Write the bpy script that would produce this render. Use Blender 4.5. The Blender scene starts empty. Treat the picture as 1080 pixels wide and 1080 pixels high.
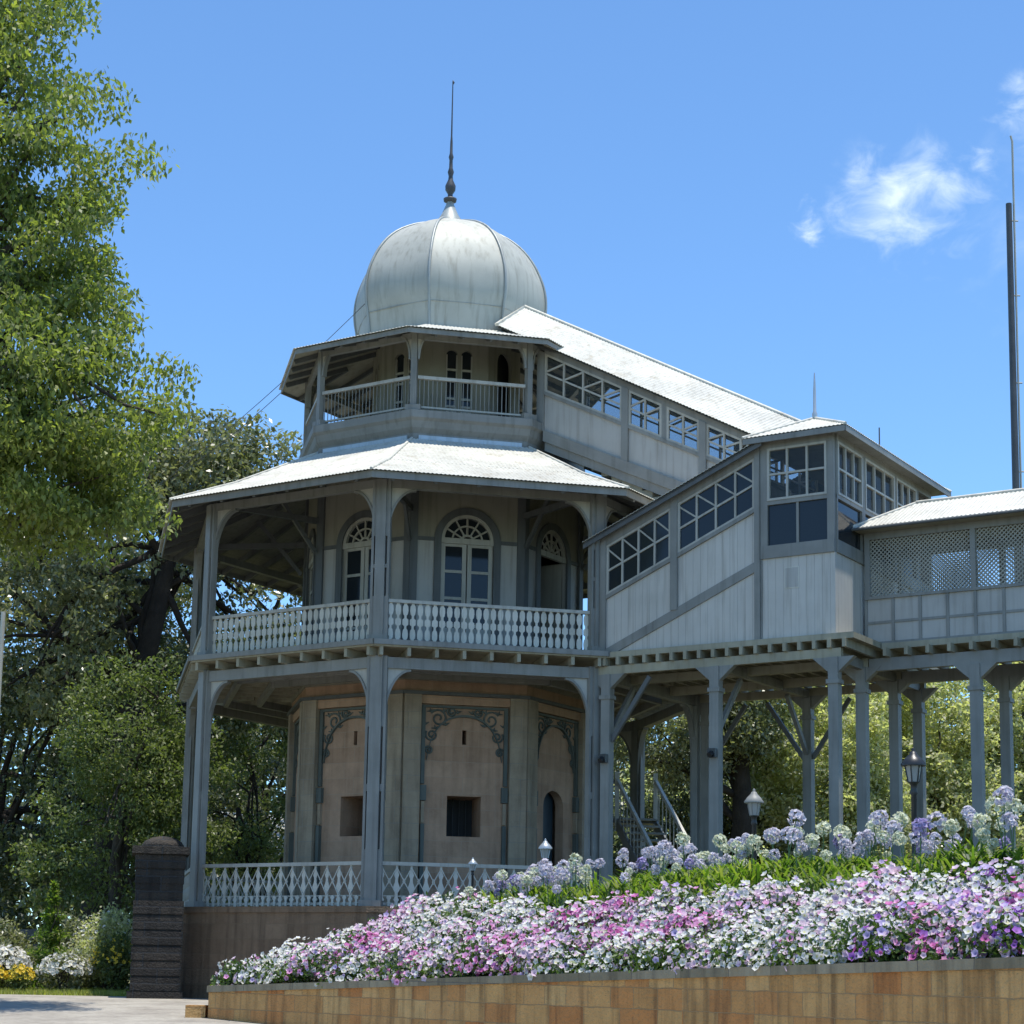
import bpy, math, random
import numpy as np
from mathutils import Vector, Matrix
random.seed(7)
rng = np.random.default_rng(11)
sc = bpy.context.scene
C = sc.collection
PI = math.pi

# ------------------------------------------------------------------ camera, sky, sun, exposure
TILT, ROLL, FPX, PY = .1572, .0172, 2000.0, 706.8
right, fwd, up = Vector((1, 0, 0)), Vector((0, math.cos(TILT), math.sin(TILT))), Vector((0, -math.sin(TILT), math.cos(TILT)))
Rc = right * math.cos(ROLL) + up * math.sin(ROLL)
Uc = up * math.cos(ROLL) - right * math.sin(ROLL)
cam_d = bpy.data.cameras.new('camera'); cam = bpy.data.objects.new('camera', cam_d); C.objects.link(cam)
m = Matrix.Identity(4)
for i in range(3):
    m[i][0] = Rc[i]; m[i][1] = Uc[i]; m[i][2] = -fwd[i]
m[2][3] = .65
cam.matrix_world = m
cam_d.sensor_width = 36; cam_d.lens = 36 * FPX / 1080
cam_d.shift_y = (PY - 540) / 1080
cam_d.clip_end = 2000
sc.camera = cam

SUN_EL, SUN_AZ = 82.0, 116.0          # azimuth clockwise from the view direction (+Y)
w = bpy.data.worlds.new('World'); sc.world = w; w.use_nodes = True
nt = w.node_tree; nt.nodes.clear()
def N(nt, t, **k):
    n = nt.nodes.new(t)
    for a, b in k.items(): setattr(n, a, b)
    return n
sky = N(nt, 'ShaderNodeTexSky'); sky.sky_type = 'NISHITA'; sky.sun_disc = False
sky.sun_elevation = math.radians(SUN_EL); sky.sun_rotation = math.radians(SUN_AZ)
sky.altitude = 2400; sky.air_density = 1.0; sky.dust_density = .6; sky.ozone_density = 1.5
bg = N(nt, 'ShaderNodeBackground'); bg.inputs[1].default_value = .15
# thin procedural clouds, placed by direction in the sky
tc = N(nt, 'ShaderNodeTexCoord')
def cloud_mask(d, rad, scale, lo, hi, seed, stretch=(1, 1, 1)):
    d = Vector(d).normalized()
    dp = N(nt, 'ShaderNodeVectorMath', operation='SUBTRACT'); nt.links.new(tc.outputs['Generated'], dp.inputs[0]); dp.inputs[1].default_value = d
    sm = N(nt, 'ShaderNodeVectorMath', operation='MULTIPLY'); nt.links.new(dp.outputs[0], sm.inputs[0]); sm.inputs[1].default_value = stretch
    ln = N(nt, 'ShaderNodeVectorMath', operation='LENGTH'); nt.links.new(sm.outputs[0], ln.inputs[0])
    mr = N(nt, 'ShaderNodeMapRange'); mr.inputs[1].default_value = 0; mr.inputs[2].default_value = rad; mr.inputs[3].default_value = 1; mr.inputs[4].default_value = 0
    nt.links.new(ln.outputs['Value'], mr.inputs[0])
    mp = N(nt, 'ShaderNodeMapping'); mp.inputs['Location'].default_value = (seed, seed * .7, 0); mp.inputs['Scale'].default_value = (1, 1, 1.5)
    nt.links.new(tc.outputs['Generated'], mp.inputs[0])
    no = N(nt, 'ShaderNodeTexNoise'); no.inputs['Scale'].default_value = scale; no.inputs['Detail'].default_value = 8; no.inputs['Roughness'].default_value = .58; no.inputs['Distortion'].default_value = .5
    nt.links.new(mp.outputs[0], no.inputs['Vector'])
    am = N(nt, 'ShaderNodeMath', operation='MULTIPLY_ADD'); nt.links.new(no.outputs['Fac'], am.inputs[0]); am.inputs[1].default_value = 2.1; am.inputs[2].default_value = -.55
    ad = N(nt, 'ShaderNodeMath', operation='ADD'); nt.links.new(mr.outputs[0], ad.inputs[0]); nt.links.new(am.outputs[0], ad.inputs[1])
    m2 = N(nt, 'ShaderNodeMapRange', interpolation_type='SMOOTHSTEP'); m2.inputs[1].default_value = lo; m2.inputs[2].default_value = hi; nt.links.new(ad.outputs[0], m2.inputs[0])
    g_ = N(nt, 'ShaderNodeMath', operation='MULTIPLY'); g_.use_clamp = True; nt.links.new(mr.outputs[0], g_.inputs[0]); g_.inputs[1].default_value = 3.0
    h_ = N(nt, 'ShaderNodeMath', operation='MULTIPLY'); nt.links.new(g_.outputs[0], h_.inputs[0]); nt.links.new(m2.outputs[0], h_.inputs[1])
    return h_.outputs[0]
def pdir(u, v):   # direction of a point of the sky
    c, s = math.cos(ROLL), math.sin(ROLL); du, dv = u - 540, v - PY
    a = du * c + dv * s; b = -du * s + dv * c
    return right * a / FPX + fwd + up * (-b / FPX)
masks = [cloud_mask(pdir(962, 216), .054, 34, .70, 2.0, 3.1, (1, 1, 1.25)),
         cloud_mask(pdir(853, 238), .024, 70, .95, 2.3, 5.3, (1.3, 1, .8)),
         cloud_mask(pdir(1035, 172), .020, 70, .9, 2.8, 1.7),
         cloud_mask(pdir(1092, 118), .030, 50, .8, 2.4, 8.2),
         cloud_mask(pdir(1110, 230), .10, 30, 1.0, 4.2, 9.2)]
acc = masks[0]
for q in masks[1:]:
    mx = N(nt, 'ShaderNodeMath', operation='MAXIMUM'); nt.links.new(acc, mx.inputs[0]); nt.links.new(q, mx.inputs[1]); acc = mx.outputs[0]
mixc = N(nt, 'ShaderNodeMix', data_type='RGBA'); nt.links.new(acc, mixc.inputs[0])
tint = N(nt, 'ShaderNodeMix', data_type='RGBA', blend_type='MULTIPLY'); tint.inputs[0].default_value = 1
nt.links.new(sky.outputs[0], tint.inputs[6]); tint.inputs[7].default_value = (.70, .935, 1.07, 1)
nt.links.new(tint.outputs[2], mixc.inputs[6]); mixc.inputs[7].default_value = (4.3, 4.9, 5.2, 1)
nt.links.new(mixc.outputs[2], bg.inputs[0])
nt.links.new(bg.outputs[0], N(nt, 'ShaderNodeOutputWorld').inputs[0])

sun_d = bpy.data.lights.new('sun', 'SUN'); sun_d.energy = 3.5; sun_d.angle = math.radians(.5); sun_d.color = (1, .95, .87)
sun = bpy.data.objects.new('sun', sun_d); C.objects.link(sun)
e, a = math.radians(SUN_EL), math.radians(SUN_AZ)
sdir = Vector((math.cos(e) * math.sin(a), math.cos(e) * math.cos(a), math.sin(e)))
sun.rotation_euler = (-sdir).to_track_quat('-Z', 'Y').to_euler()
sc.view_settings.view_transform = 'Standard'; sc.view_settings.look = 'None'
sc.view_settings.exposure = .72; sc.view_settings.gamma = 1
sc.cycles.max_bounces = 6; sc.cycles.transparent_max_bounces = 8

# ------------------------------------------------------------------ materials
def new_mat(name):
    m = bpy.data.materials.new(name); m.use_nodes = True
    return m, m.node_tree, m.node_tree.nodes['Principled BSDF']
def ramp(nt, fac, stops):
    r = N(nt, 'ShaderNodeValToRGB'); el = r.color_ramp.elements
    while len(el) < len(stops): el.new(.5)
    for e_, (p, c) in zip(el, stops): e_.position = p; e_.color = (*c, 1)
    nt.links.new(fac, r.inputs[0]); return r.outputs[0]
def noise(nt, scale, detail=5, coord='Object', vec=None, rough=.55, sc3=None):
    n = N(nt, 'ShaderNodeTexNoise'); n.inputs['Scale'].default_value = scale; n.inputs['Detail'].default_value = detail; n.inputs['Roughness'].default_value = rough
    t = N(nt, 'ShaderNodeTexCoord').outputs[coord] if vec is None else vec
    if sc3:
        mp = N(nt, 'ShaderNodeMapping'); mp.inputs['Scale'].default_value = sc3; nt.links.new(t, mp.inputs[0]); t = mp.outputs[0]
    nt.links.new(t, n.inputs['Vector']); return n.outputs['Fac']
def mul(nt, a, b, f=1.0, mode='MULTIPLY'):
    x = N(nt, 'ShaderNodeMix', data_type='RGBA', blend_type=mode); x.inputs[0].default_value = f
    nt.links.new(a, x.inputs[6]); nt.links.new(b, x.inputs[7]); return x.outputs[2]
def bump(nt, b, h, s=.3, d=.02):
    n = N(nt, 'ShaderNodeBump'); n.inputs['Strength'].default_value = s; n.inputs['Distance'].default_value = d
    nt.links.new(h, n.inputs['Height']); nt.links.new(n.outputs[0], b.inputs['Normal'])
def paint(name, col, rough=.55, var=.12, metal=0, planks=0, streak=True, laps=False):
    m, nt, b = new_mat(name)
    c0 = tuple(x * (1 - var) for x in col); c1 = tuple(min(1, x * (1 + var)) for x in col)
    f = noise(nt, 1.6, 8)
    o = ramp(nt, f, [(.3, c0), (.7, c1)])
    if streak:   # rain streaks running down
        f2 = noise(nt, 1, 6, sc3=(9, 9, .55))
        o = mul(nt, o, ramp(nt, f2, [(.28, (.66, .64, .6)), (.5, (1, 1, 1)), (1, (1, 1, 1))]), .75)
    if laps:   # sheet laps across the slope, screw rows and rusty blotches
        tcx = N(nt, 'ShaderNodeTexCoord').outputs['Object']; sx = N(nt, 'ShaderNodeSeparateXYZ'); nt.links.new(tcx, sx.inputs[0])
        mo = N(nt, 'ShaderNodeMath', operation='PINGPONG'); nt.links.new(sx.outputs[2], mo.inputs[0]); mo.inputs[1].default_value = .55
        o = mul(nt, o, ramp(nt, mo.outputs[0], [(0, (.82, .81, .78)), (.012, (1, 1, 1)), (1, (.98, .98, .97))]))
        o = mul(nt, o, ramp(nt, noise(nt, 2.6, 9, rough=.72), [(.34, (.68, .60, .50)), (.46, (1, 1, 1))]), .55)
        o = mul(nt, o, ramp(nt, noise(nt, .55, 3), [(.35, (.86, .86, .86)), (.65, (1.08, 1.08, 1.06))]))
    if planks:
        uv = N(nt, 'ShaderNodeTexCoord').outputs['UV']
        sx = N(nt, 'ShaderNodeSeparateXYZ'); nt.links.new(uv, sx.inputs[0])
        mo = N(nt, 'ShaderNodeMath', operation='PINGPONG'); nt.links.new(sx.outputs[0], mo.inputs[0]); mo.inputs[1].default_value = planks / 2
        g = N(nt, 'ShaderNodeMapRange'); nt.links.new(mo.outputs[0], g.inputs[0]); g.inputs[1].default_value = 0; g.inputs[2].default_value = .008
        o = mul(nt, o, ramp(nt, g.outputs[0], [(0, (.76, .76, .76)), (1, (1, 1, 1))]))
        bump(nt, b, g.outputs[0], .5, .01)
    else:
        bump(nt, b, noise(nt, 40, 4), .12, .01)
    nt.links.new(o, b.inputs['Base Color']); b.inputs['Roughness'].default_value = rough; b.inputs['Metallic'].default_value = metal
    return m
def stone(name, cols, bw, bh, mortar=(.2, .18, .15), rough=.85, ms=.008, stain=.5, bs=.5):
    m, nt, b = new_mat(name)
    uv = N(nt, 'ShaderNodeTexCoord').outputs['UV']
    nz_ = N(nt, 'ShaderNodeTexNoise'); nz_.inputs['Scale'].default_value = 5; nz_.inputs['Detail'].default_value = 4; nt.links.new(uv, nz_.inputs['Vector'])
    va = N(nt, 'ShaderNodeVectorMath', operation='MULTIPLY_ADD'); nt.links.new(nz_.outputs['Color'], va.inputs[0]); va.inputs[1].default_value = (.035, .035, 0); nt.links.new(uv, va.inputs[2])
    br = N(nt, 'ShaderNodeTexBrick'); nt.links.new(va.outputs[0], br.inputs['Vector'])
    br.inputs['Color1'].default_value = (0, 0, 0, 1); br.inputs['Color2'].default_value = (1, 1, 1, 1); br.inputs['Mortar'].default_value = (.5, .5, .5, 1)
    br.inputs['Scale'].default_value = 1; br.inputs['Brick Width'].default_value = bw; br.inputs['Row Height'].default_value = bh
    br.inputs['Mortar Size'].default_value = ms; br.inputs['Mortar Smooth'].default_value = .3
    br.squash = 1.6; br.squash_frequency = 3; br.offset = .37
    c = ramp(nt, br.outputs['Color'], [(i / (len(cols) - 1), q) for i, q in enumerate(cols)])
    c = mul(nt, c, ramp(nt, noise(nt, 2.2, 8, rough=.7), [(.25, (.62, .6, .58)), (.6, (1, 1, 1)), (.9, (1.1, 1.08, 1.02))]), .8)
    c = mul(nt, c, ramp(nt, noise(nt, 1, 7, sc3=(7, 7, .5)), [(.3, (.35, .33, .3)), (.52, (1, 1, 1))]), stain)
    mx = N(nt, 'ShaderNodeMix', data_type='RGBA'); nt.links.new(br.outputs['Fac'], mx.inputs[0]); nt.links.new(c, mx.inputs[6]); mx.inputs[7].default_value = (*mortar, 1)
    nt.links.new(mx.outputs[2], b.inputs['Base Color']); b.inputs['Roughness'].default_value = rough
    inv = N(nt, 'ShaderNodeMath', operation='MULTIPLY_ADD'); nt.links.new(br.outputs['Fac'], inv.inputs[0]); inv.inputs[1].default_value = -1; nt.links.new(noise(nt, 25, 6), inv.inputs[2])
    inv2 = N(nt, 'ShaderNodeMath', operation='ADD'); nt.links.new(inv.outputs[0], inv2.inputs[0]); nt.links.new(noise(nt, 5, 5, rough=.7), inv2.inputs[1])
    bump(nt, b, inv2.outputs[0], bs, .035)
    return m
def leafmat(name, stops, trans=.35, rough=.5, patch=.5):
    m, nt, b = new_mat(name)
    g = N(nt, 'ShaderNodeNewGeometry')
    c = ramp(nt, g.outputs['Random Per Island'], [(i / (len(stops) - 1), q) for i, q in enumerate(stops)])
    c = mul(nt, c, ramp(nt, noise(nt, .9, 3), [(.35, (.62, .7, .7)), (.65, (1.25, 1.2, .95))]), patch)
    nt.links.new(c, b.inputs['Base Color']); b.inputs['Roughness'].default_value = rough
    tr = N(nt, 'ShaderNodeBsdfTranslucent')
    br = N(nt, 'ShaderNodeMix', data_type='RGBA', blend_type='MULTIPLY'); br.inputs[0].default_value = 1; nt.links.new(c, br.inputs[6]); br.inputs[7].default_value = (1.5, 1.7, .75, 1)
    nt.links.new(br.outputs[2], tr.inputs[0])
    ms = N(nt, 'ShaderNodeMixShader'); ms.inputs[0].default_value = trans
    nt.links.new(b.outputs[0], ms.inputs[1]); nt.links.new(tr.outputs[0], ms.inputs[2])
    nt.links.new(ms.outputs[0], nt.nodes['Material Output'].inputs[0])
    return m
def petal(name, col, eye, var=.15):
    m, nt, b = new_mat(name)
    g = N(nt, 'ShaderNodeNewGeometry')
    c0 = tuple(x * (1 - var) for x in col); c1 = tuple(min(.95, x * (1 + var)) for x in col)
    c = ramp(nt, g.outputs['Random Per Island'], [(0, c0), (1, c1)])
    at = N(nt, 'ShaderNodeAttribute', attribute_name='eye')
    mx = N(nt, 'ShaderNodeMix', data_type='RGBA'); nt.links.new(ramp(nt, at.outputs['Fac'], [(.45, (0, 0, 0)), (.9, (1, 1, 1))]), mx.inputs[0])
    nt.links.new(c, mx.inputs[6]); mx.inputs[7].default_value = (*eye, 1)
    nt.links.new(mx.outputs[2], b.inputs['Base Color']); b.inputs['Roughness'].default_value = .6
    tr = N(nt, 'ShaderNodeBsdfTranslucent'); nt.links.new(mx.outputs[2], tr.inputs[0])
    ms = N(nt, 'ShaderNodeMixShader'); ms.inputs[0].default_value = .35
    nt.links.new(b.outputs[0], ms.inputs[1]); nt.links.new(tr.outputs[0], ms.inputs[2])
    nt.links.new(ms.outputs[0], nt.nodes['Material Output'].inputs[0])
    return m
M = {}
M['trim'] = paint('blue_grey_paint', (.215, .214, .196), .55, .16)
M['trim_dark'] = paint('dark_grey_paint', (.095, .10, .10), .55, .12)
M['frame'] = paint('pale_grey_paint', (.40, .385, .335), .5, .1)
M['panel'] = paint('light_grey_boards', (.49, .465, .42), .5, .07, planks=.16)
M['panel_plain'] = paint('light_grey_panel', (.39, .375, .345), .5, .08)
M['white'] = paint('white_paint', (.52, .505, .44), .5, .1)
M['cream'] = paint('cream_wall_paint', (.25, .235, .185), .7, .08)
M['deck'] = paint('deck_boards', (.32, .295, .215), .65, .18)
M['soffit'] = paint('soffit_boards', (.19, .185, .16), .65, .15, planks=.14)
M['roof'] = paint('galvanised_roof_sheet', (.55, .54, .48), .6, .09, laps=True)
M['dome'] = paint('dome_sheet_metal', (.43, .43, .375), .62, .09, metal=.1)
M['rib'] = paint('dome_rib_metal', (.34, .36, .34), .5, .1, metal=.2)
M['flash'] = paint('zinc_flashing', (.42, .46, .49), .35, .06, metal=.4)
M['lattice'] = paint('lattice_paint', (.33, .32, .27), .6, .12)
M['iron'] = paint('black_iron', (.02, .021, .022), .4, .1, streak=False)
M['mast'] = paint('mast_paint', (.065, .065, .07), .5, .2)
M['dark'] = paint('interior_shade_black', (.012, .013, .014), .7, .1, streak=False)  # near-black colour that paints the shade of unlit rooms
M['door'] = paint('dark_blue_door_paint', (.035, .06, .08), .45, .2)
M['stone'] = stone('pavilion_ashlar', [(.39, .245, .155), (.45, .29, .19), (.42, .27, .175), (.48, .315, .205)], .7, .33, (.34, .27, .2), ms=.004, stain=.35, bs=.25)
M['stone_grey'] = stone('grey_pilaster_stone', [(.31, .245, .17), (.36, .29, .20), (.33, .265, .19)], .6, .33, (.2, .2, .18), ms=.004, stain=.5, bs=.25)
M['ornament'] = paint('grey_green_ornament', (.10, .115, .10), .7, .2)
M['plinth'] = stone('brown_plinth_stone', [(.19, .12, .07), (.23, .145, .085), (.21, .135, .08), (.25, .165, .10)], .7, .30, (.17, .12, .07), ms=.006, stain=.7)
M['pillar'] = stone('stained_shaded_pillar_stone', [(.018, .015, .012), (.035, .028, .021), (.05, .038, .027), (.022, .019, .016)], .75, .3, (.03, .03, .03), ms=.02, stain=.9, bs=1)  # black staining and the shadow on the pillar, both put into the colour
M['planter'] = stone('sandstone_blocks', [(.54, .27, .085), (.60, .33, .115), (.59, .33, .115), (.53, .20, .05), (.62, .36, .13), (.56, .29, .09), (.66, .40, .155), (.54, .24, .07)], .44, .25, (.38, .24, .11), ms=.006, stain=.85, bs=1)
M['cap'] = stone('grey_coping_stone', [(.20, .165, .10), (.28, .23, .145), (.35, .29, .19)], .8, .5, (.12, .1, .08), ms=.006, stain=.6)
M['concrete'] = paint('pavement', (.42, .40, .36), .85, .15, streak=False)
m_, nt_, b_ = new_mat('window_glass'); b_.inputs['Base Color'].default_value = (.02, .025, .03, 1); b_.inputs['Roughness'].default_value = .06; b_.inputs['Specular IOR Level'].default_value = .35
M['glass'] = m_
m_, nt_, b_ = new_mat('clear_glass'); b_.inputs['Base Color'].default_value = (.06, .08, .09, 1); b_.inputs['Roughness'].default_value = .03; b_.inputs['Alpha'].default_value = .2
M['clear'] = m_
m_, nt_, b_ = new_mat('frosted_lamp_glass'); b_.inputs['Base Color'].default_value = (.30, .31, .30, 1); b_.inputs['Roughness'].default_value = .15
M['lampglass'] = m_
def groundmat(name, stops, s1, s2, b=.6):
    m, nt, p = new_mat(name)
    c = ramp(nt, noise(nt, s1, 8), [(.3 + .4 * i / (len(stops) - 1), q) for i, q in enumerate(stops)])
    c = mul(nt, c, ramp(nt, noise(nt, s2, 4), [(.3, (.7, .7, .7)), (.7, (1.15, 1.15, 1.15))]), .8)
    nt.links.new(c, p.inputs['Base Color']); p.inputs['Roughness'].default_value = .95
    bump(nt, p, noise(nt, s2, 6), b, .03); return m
M['ground'] = groundmat('rough_grass_ground', [(.10, .11, .035), (.16, .16, .055), (.20, .17, .09)], .6, 14)
M['soil'] = groundmat('garden_soil', [(.03, .025, .015), (.05, .045, .02)], 2, 20)
M['road'] = groundmat('worn_asphalt', [(.24, .215, .18), (.33, .30, .25), (.40, .37, .31)], 1.1, 9, .5)
M['bark'] = groundmat('bark', [(.05, .04, .03), (.10, .08, .06)], 3, 25, 1)
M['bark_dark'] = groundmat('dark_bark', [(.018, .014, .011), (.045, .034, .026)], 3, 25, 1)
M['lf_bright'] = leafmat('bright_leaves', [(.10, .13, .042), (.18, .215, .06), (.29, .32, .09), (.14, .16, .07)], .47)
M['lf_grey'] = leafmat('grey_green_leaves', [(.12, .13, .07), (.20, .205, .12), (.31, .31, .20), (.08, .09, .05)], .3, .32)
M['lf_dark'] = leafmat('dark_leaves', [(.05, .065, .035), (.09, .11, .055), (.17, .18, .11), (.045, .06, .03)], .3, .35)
M['lf_mid'] = leafmat('mid_green_leaves', [(.08, .105, .04), (.13, .165, .06), (.20, .23, .09)], .35)
M['lf_olive'] = leafmat('olive_leaves', [(.36, .35, .22), (.48, .46, .31), (.58, .56, .42), (.29, .28, .18)], .5)
M['lf_flower'] = leafmat('petunia_leaves', [(.03, .06, .015), (.06, .11, .02), (.10, .16, .03)], .3)
M['lf_strap'] = leafmat('strap_leaves', [(.05, .10, .015), (.11, .19, .03), (.22, .28, .05), (.08, .14, .02), (.30, .30, .12)], .5)
M['lf_strapdark'] = leafmat('dark_strap_leaves', [(.02, .05, .012), (.04, .09, .02)], .3)
M['grass'] = leafmat('grass_blades', [(.20, .24, .05), (.32, .34, .09), (.40, .38, .15)], .5)
M['p_white'] = petal('white_petals', (.72, .71, .68), (.55, .55, .2), .08)
M['p_blush'] = petal('blush_petals', (.70, .54, .64), (.5, .3, .5))
M['p_pink'] = petal('pink_petals', (.72, .34, .58), (.35, .05, .2))
M['p_magenta'] = petal('magenta_petals', (.55, .13, .38), (.25, .01, .1))
M['p_violet'] = petal('violet_petals', (.40, .14, .55), (.12, .02, .2))
M['p_lilac'] = petal('lilac_petals', (.55, .45, .70), (.3, .2, .45))
M['a_white'] = petal('white_green_florets', (.70, .72, .55), (.5, .55, .3))
M['a_lilac'] = petal('pale_lilac_florets', (.68, .65, .71), (.4, .35, .6))
M['a_violet'] = petal('blue_violet_florets', (.44, .38, .62), (.2, .15, .4))
M['p_yellow'] = petal('yellow_petals', (.80, .60, .05), (.6, .3, .02))
M['stem'] = paint('green_stem', (.10, .17, .05), .6, .2, streak=False)

# ------------------------------------------------------------------ mesh helper
def vx(a): return Vector(a)
class MB:
    def __init__(s): s.v = []; s.f = []; s.sm = []
    def add(s, vs, fs, smooth=False):
        o = len(s.v); s.v += [tuple(q) for q in vs]; s.f += [tuple(i + o for i in f) for f in fs]; s.sm += [smooth] * len(fs); return s
    def hexa(s, p):   # 8 points: bottom 4, top 4
        return s.add(p, [(0, 3, 2, 1), (4, 5, 6, 7), (0, 1, 5, 4), (1, 2, 6, 5), (2, 3, 7, 6), (3, 0, 4, 7)])
    def box(s, x0, x1, y0, y1, z0, z1):
        return s.hexa([(x0, y0, z0), (x1, y0, z0), (x1, y1, z0), (x0, y1, z0), (x0, y0, z1), (x1, y0, z1), (x1, y1, z1), (x0, y1, z1)])
    def bar(s, p, q, wd, ht, upv=(0, 0, 1)):
        p, q = vx(p), vx(q); d = (q - p).normalized(); u = vx(upv)
        sd = d.cross(u)
        if sd.length < 1e-4: sd = d.cross(vx((1, 0, 0)))
        sd.normalize(); u = sd.cross(d).normalized()
        a, b = sd * wd / 2, u * ht / 2
        return s.hexa([p - a - b, p + a - b, q + a - b, q - a - b, p - a + b, p + a + b, q + a + b, q - a + b])
    def tube(s, pts, rad, seg=8, cap=True):
        pts = [vx(p) for p in pts]; n = len(pts)
        rad = rad if hasattr(rad, '__len__') else [rad] * n
        vs = []; prev = None
        for i, p in enumerate(pts):
            d = (pts[min(i + 1, n - 1)] - pts[max(i - 1, 0)])
            if d.length < 1e-9: d = vx((0, 0, 1))
            d.normalize()
            if prev is None: prev = d.orthogonal()
            x = (prev - d * prev.dot(d)); x = x.normalized() if x.length > 1e-6 else d.orthogonal().normalized()
            prev = x; y = d.cross(x)
            vs += [p + (x * math.cos(2 * PI * k / seg) + y * math.sin(2 * PI * k / seg)) * rad[i] for k in range(seg)]
        fs = [(i * seg + k, i * seg + (k + 1) % seg, (i + 1) * seg + (k + 1) % seg, (i + 1) * seg + k) for i in range(n - 1) for k in range(seg)]
        s.add(vs, fs, True)
        if cap: s.add(vs[:seg], [tuple(range(seg - 1, -1, -1))]); s.add(vs[-seg:], [tuple(range(seg))])
        return s
    def lathe(s, prof, c=(0, 0, 0), seg=16, a0=0, smooth=True, caps=True):
        vs = [(c[0] + r * math.cos(a0 + 2 * PI * k / seg), c[1] + r * math.sin(a0 + 2 * PI * k / seg), c[2] + z) for r, z in prof for k in range(seg)]
        fs = [(i * seg + k, i * seg + (k + 1) % seg, (i + 1) * seg + (k + 1) % seg, (i + 1) * seg + k) for i in range(len(prof) - 1) for k in range(seg)]
        s.add(vs, fs, smooth)
        if caps:
            s.add(vs[:seg], [tuple(range(seg - 1, -1, -1))]); s.add(vs[-seg:], [tuple(range(seg))])
        return s
    def prism(s, poly, fn, o0, o1):
        """poly of 2D points mapped by fn(a, b, out) and extruded from o0 to o1"""
        n = len(poly); vs = [fn(a, b, o0) for a, b in poly] + [fn(a, b, o1) for a, b in poly]
        fs = [tuple(range(n - 1, -1, -1)), tuple(range(n, 2 * n))] + [(i, (i + 1) % n, n + (i + 1) % n, n + i) for i in range(n)]
        return s.add(vs, fs)
    def arc(s, fn, ca, cb, r0, r1, a0, a1, o0, o1, seg=14):
        for i in range(seg):
            t0, t1 = a0 + (a1 - a0) * i / seg, a0 + (a1 - a0) * (i + 1) / seg
            s.prism([(ca + r0 * math.cos(t0), cb + r0 * math.sin(t0)), (ca + r1 * math.cos(t0), cb + r1 * math.sin(t0)),
                     (ca + r1 * math.cos(t1), cb + r1 * math.sin(t1)), (ca + r0 * math.cos(t1), cb + r0 * math.sin(t1))], fn, o0, o1)
        return s
    def build(s, name, mat, parent=None, origin=(0, 0, 0), fixn=True):
        me = bpy.data.meshes.new(name); o_ = vx(origin)
        me.from_pydata([vx(q) - o_ for q in s.v], [], s.f)
        if fixn:
            import bmesh
            bm = bmesh.new(); bm.from_mesh(me); bmesh.ops.recalc_face_normals(bm, faces=bm.faces); bm.to_mesh(me); bm.free()
        me.polygons.foreach_set('use_smooth', s.sm)
        uv = me.uv_layers.new(name='UVMap'); co = [v.co for v in me.vertices]
        for p in me.polygons:
            n = p.normal
            if abs(n.z) > .8: t, b_ = vx((1, 0, 0)), vx((0, 1, 0))
            else:
                t = vx((-n.y, n.x, 0)).normalized(); b_ = vx((0, 0, 1))
            for li in p.loop_indices:
                c_ = co[me.loops[li].vertex_index] + o_; uv.data[li].uv = (c_.dot(t), c_.dot(b_))
        me.materials.append(mat)
        ob = bpy.data.objects.new(name, me); C.objects.link(ob)
        if parent: ob.parent = parent
        return ob
def tag(o, label=None, cat=None, group=None, kind=None):
    for k, v in (('label', label), ('category', cat), ('group', group), ('kind', kind)):
        if v: o[k] = v
    return o
def empty(name, loc, rz, label, cat, group=None):
    o = bpy.data.objects.new(name, None); C.objects.link(o); o.location = loc; o.rotation_euler = (0, 0, rz)
    o.empty_display_size = .3
    return tag(o, label, cat, group)
def copy_tree(o, parent=None):
    c = o.copy(); C.objects.link(c); c.parent = parent
    for ch in [q for q in o.children]: copy_tree(ch, c)
    return c

# ------------------------------------------------------------------ building frame
XC, YC, TH = -1.6472, 42.396, -math.radians(32.275)
def W(l):   # building coordinates -> world
    c, s = math.cos(TH), math.sin(TH)
    return Vector((l[0] * c - l[1] * s + XC, l[0] * s + l[1] * c + YC, l[2]))
C8, S8 = math.cos(PI / 8), math.sin(PI / 8)
def na(k): return math.radians(-90 + 45 * k)
def vert(k, R, z): a = math.radians(-112.5 + 45 * k); return Vector((R * math.cos(a), R * math.sin(a), z))
def facet(k, R):
    a = na(k); n = Vector((math.cos(a), math.sin(a), 0)); t = Vector((-n.y, n.x, 0)); d = R * C8
    return lambda u, z, o=0.: n * (d + o) + t * u + Vector((0, 0, z))
def olathe(mb, prof, smooth=False, caps=True): return mb.lathe(prof, (0, 0, 0), 8, math.radians(-112.5), smooth, caps)
def fbox(mb, F, u0, u1, z0, z1, o0, o1):
    return mb.prism([(u0, z0), (u1, z0), (u1, z1), (u0, z1)], F, o0, o1)
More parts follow.
